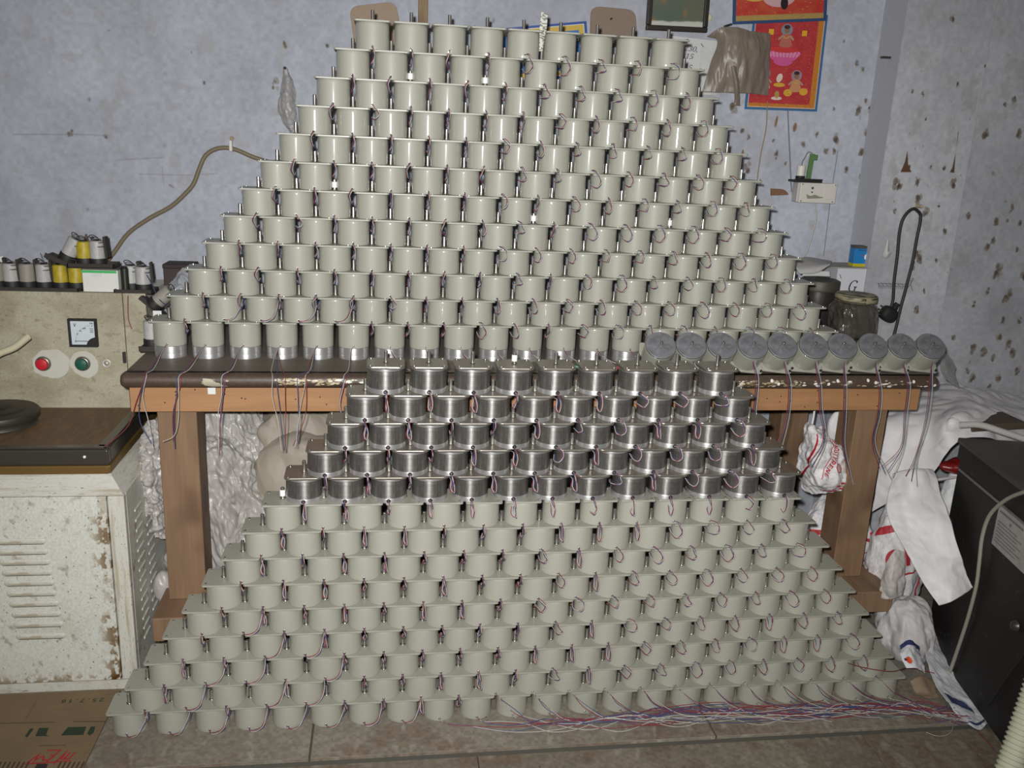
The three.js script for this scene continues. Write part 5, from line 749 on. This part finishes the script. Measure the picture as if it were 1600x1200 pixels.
  { const p = w(1218, 301); const s = new THREE.Shape(); const q = (x, y) => { const v = w(x, y); return [v.x - p.x, v.y - p.y]; }; s.moveTo(...q(1205, 295)); s.lineTo(...q(1222, 296)); s.quadraticCurveTo(...q(1230, 299), ...q(1231, 304)); s.lineTo(...q(1205, 305)); s.closePath(); single('wall_plug', new THREE.ExtrudeGeometry(s, { depth: 0.006, bevelEnabled: true, bevelSize: 0.001, bevelThickness: 0.001, bevelSegments: 1 }), std(0x7d5a42, 0.8), 'brown wooden wall plug left of the socket board', 'plug', [p.x, p.y, ZW]); }
  tubeW([[1231, 172], [1232, 200], [1234, 240], [1236, 285], [1237, 300]], 0.002, 0.004, std(0x77767a, 0.6), 'grey_cable', 'grey cable running down the wall from the red print to the socket board');
  tubeW([[1199, 158], [1197, 200], [1189, 240], [1184, 275], [1183, 300]], 0.0017, 0.004, std(0x8d7a62, 0.6), 'brown_wire', 'thin brown wire on the wall right of the pyramid');
  tubeW([[1309, 235], [1305, 262], [1299, 300], [1293, 350], [1287, 400]], 0.0014, 0.003, std(0x85858a, 0.6), 'grey_wire', 'thin grey wire running down the wall right of the socket board');
  // cord with plug on the pillar
  const zp = ZP + 0.009, pp = a => a.map(p => at(p[0], p[1], zp));
  single('power_cord', tube(pp([[1395, 530], [1400, 512], [1407, 482], [1417, 445], [1426, 408], [1433, 370], [1438, 345], [1438, 335], [1434, 330], [1428, 326], [1420, 330], [1411, 342], [1406, 360], [1402, 400], [1397, 440], [1395, 470], [1392, 481]]), 0.0048, 90, 10), std(0x2b2b29, 0.55), 'black power cord looped over a nail on the pillar', 'cord');
  { const p = at(1388, 491, zp), o = thing('plug', 'black three-pin plug hanging at the end of the power cord', 'plug', [p.x, p.y, zp]); o.rotation.z = -0.5; o.scale.setScalar(1.3); part(o, 'body', blob(V(0, 0, 0), V(0.021, 0.018, 0.016), { detail: 16, pow: 0.7, layers: [] }), M.rubber); part(o, 'cord_grip', cyl(0.006, 0.009, 0.02, 0.004, 0.022, 0, 14), M.rubber); for (const y of [-0.009, 0.0, 0.009]) part(o, 'pin', new THREE.CylinderGeometry(0.002, 0.002, 0.014, 8).rotateZ(Math.PI / 2).translate(-0.023, y - 0.002, 0), std(0x8a7a5c, 0.35, 0.8)); }
  { const p = at(1435, 322, zp); single('nail', new THREE.CylinderGeometry(0.005, 0.006, 0.03, 10).rotateX(Math.PI / 2).translate(p.x, p.y, ZP + 0.012), std(0xb8a488, 0.6), 'pale peg holding the black cord loop', 'nail'); }
  single('paper_scrap', sheet([[at(1387, 374, ZP + 0.004), at(1388, 374, ZP + 0.005), at(1389, 375, ZP + 0.004)], [at(1381, 392, ZP + 0.003), at(1386, 391, ZP + 0.012), at(1389, 390, ZP + 0.006)], [at(1380, 400, ZP + 0.003), at(1386, 398, ZP + 0.014), at(1392, 394, ZP + 0.01)], [at(1384, 404, ZP + 0.004), at(1386, 403, ZP + 0.007), at(1389, 401, ZP + 0.006)]], { n: 16, m: 24, amp: 0.001, freq: 20 }), std(0xcac7c2, 0.7), 'white paper scrap curling off the pillar beside the cord', 'paper');
  { const p = at(1378, 86, ZP); single('bracket', box(0.04, 0.006, 0.012, bandBack - 0.008, p.y, (ZW + ZP) / 2 + 0.01, 0.002), std(0x5a5048, 0.35, 0.6), 'small metal bracket on the side of the pillar', 'bracket'); }
}

buildLeft(); buildRight(); buildWallThings();

renderer.render(scene, camera);
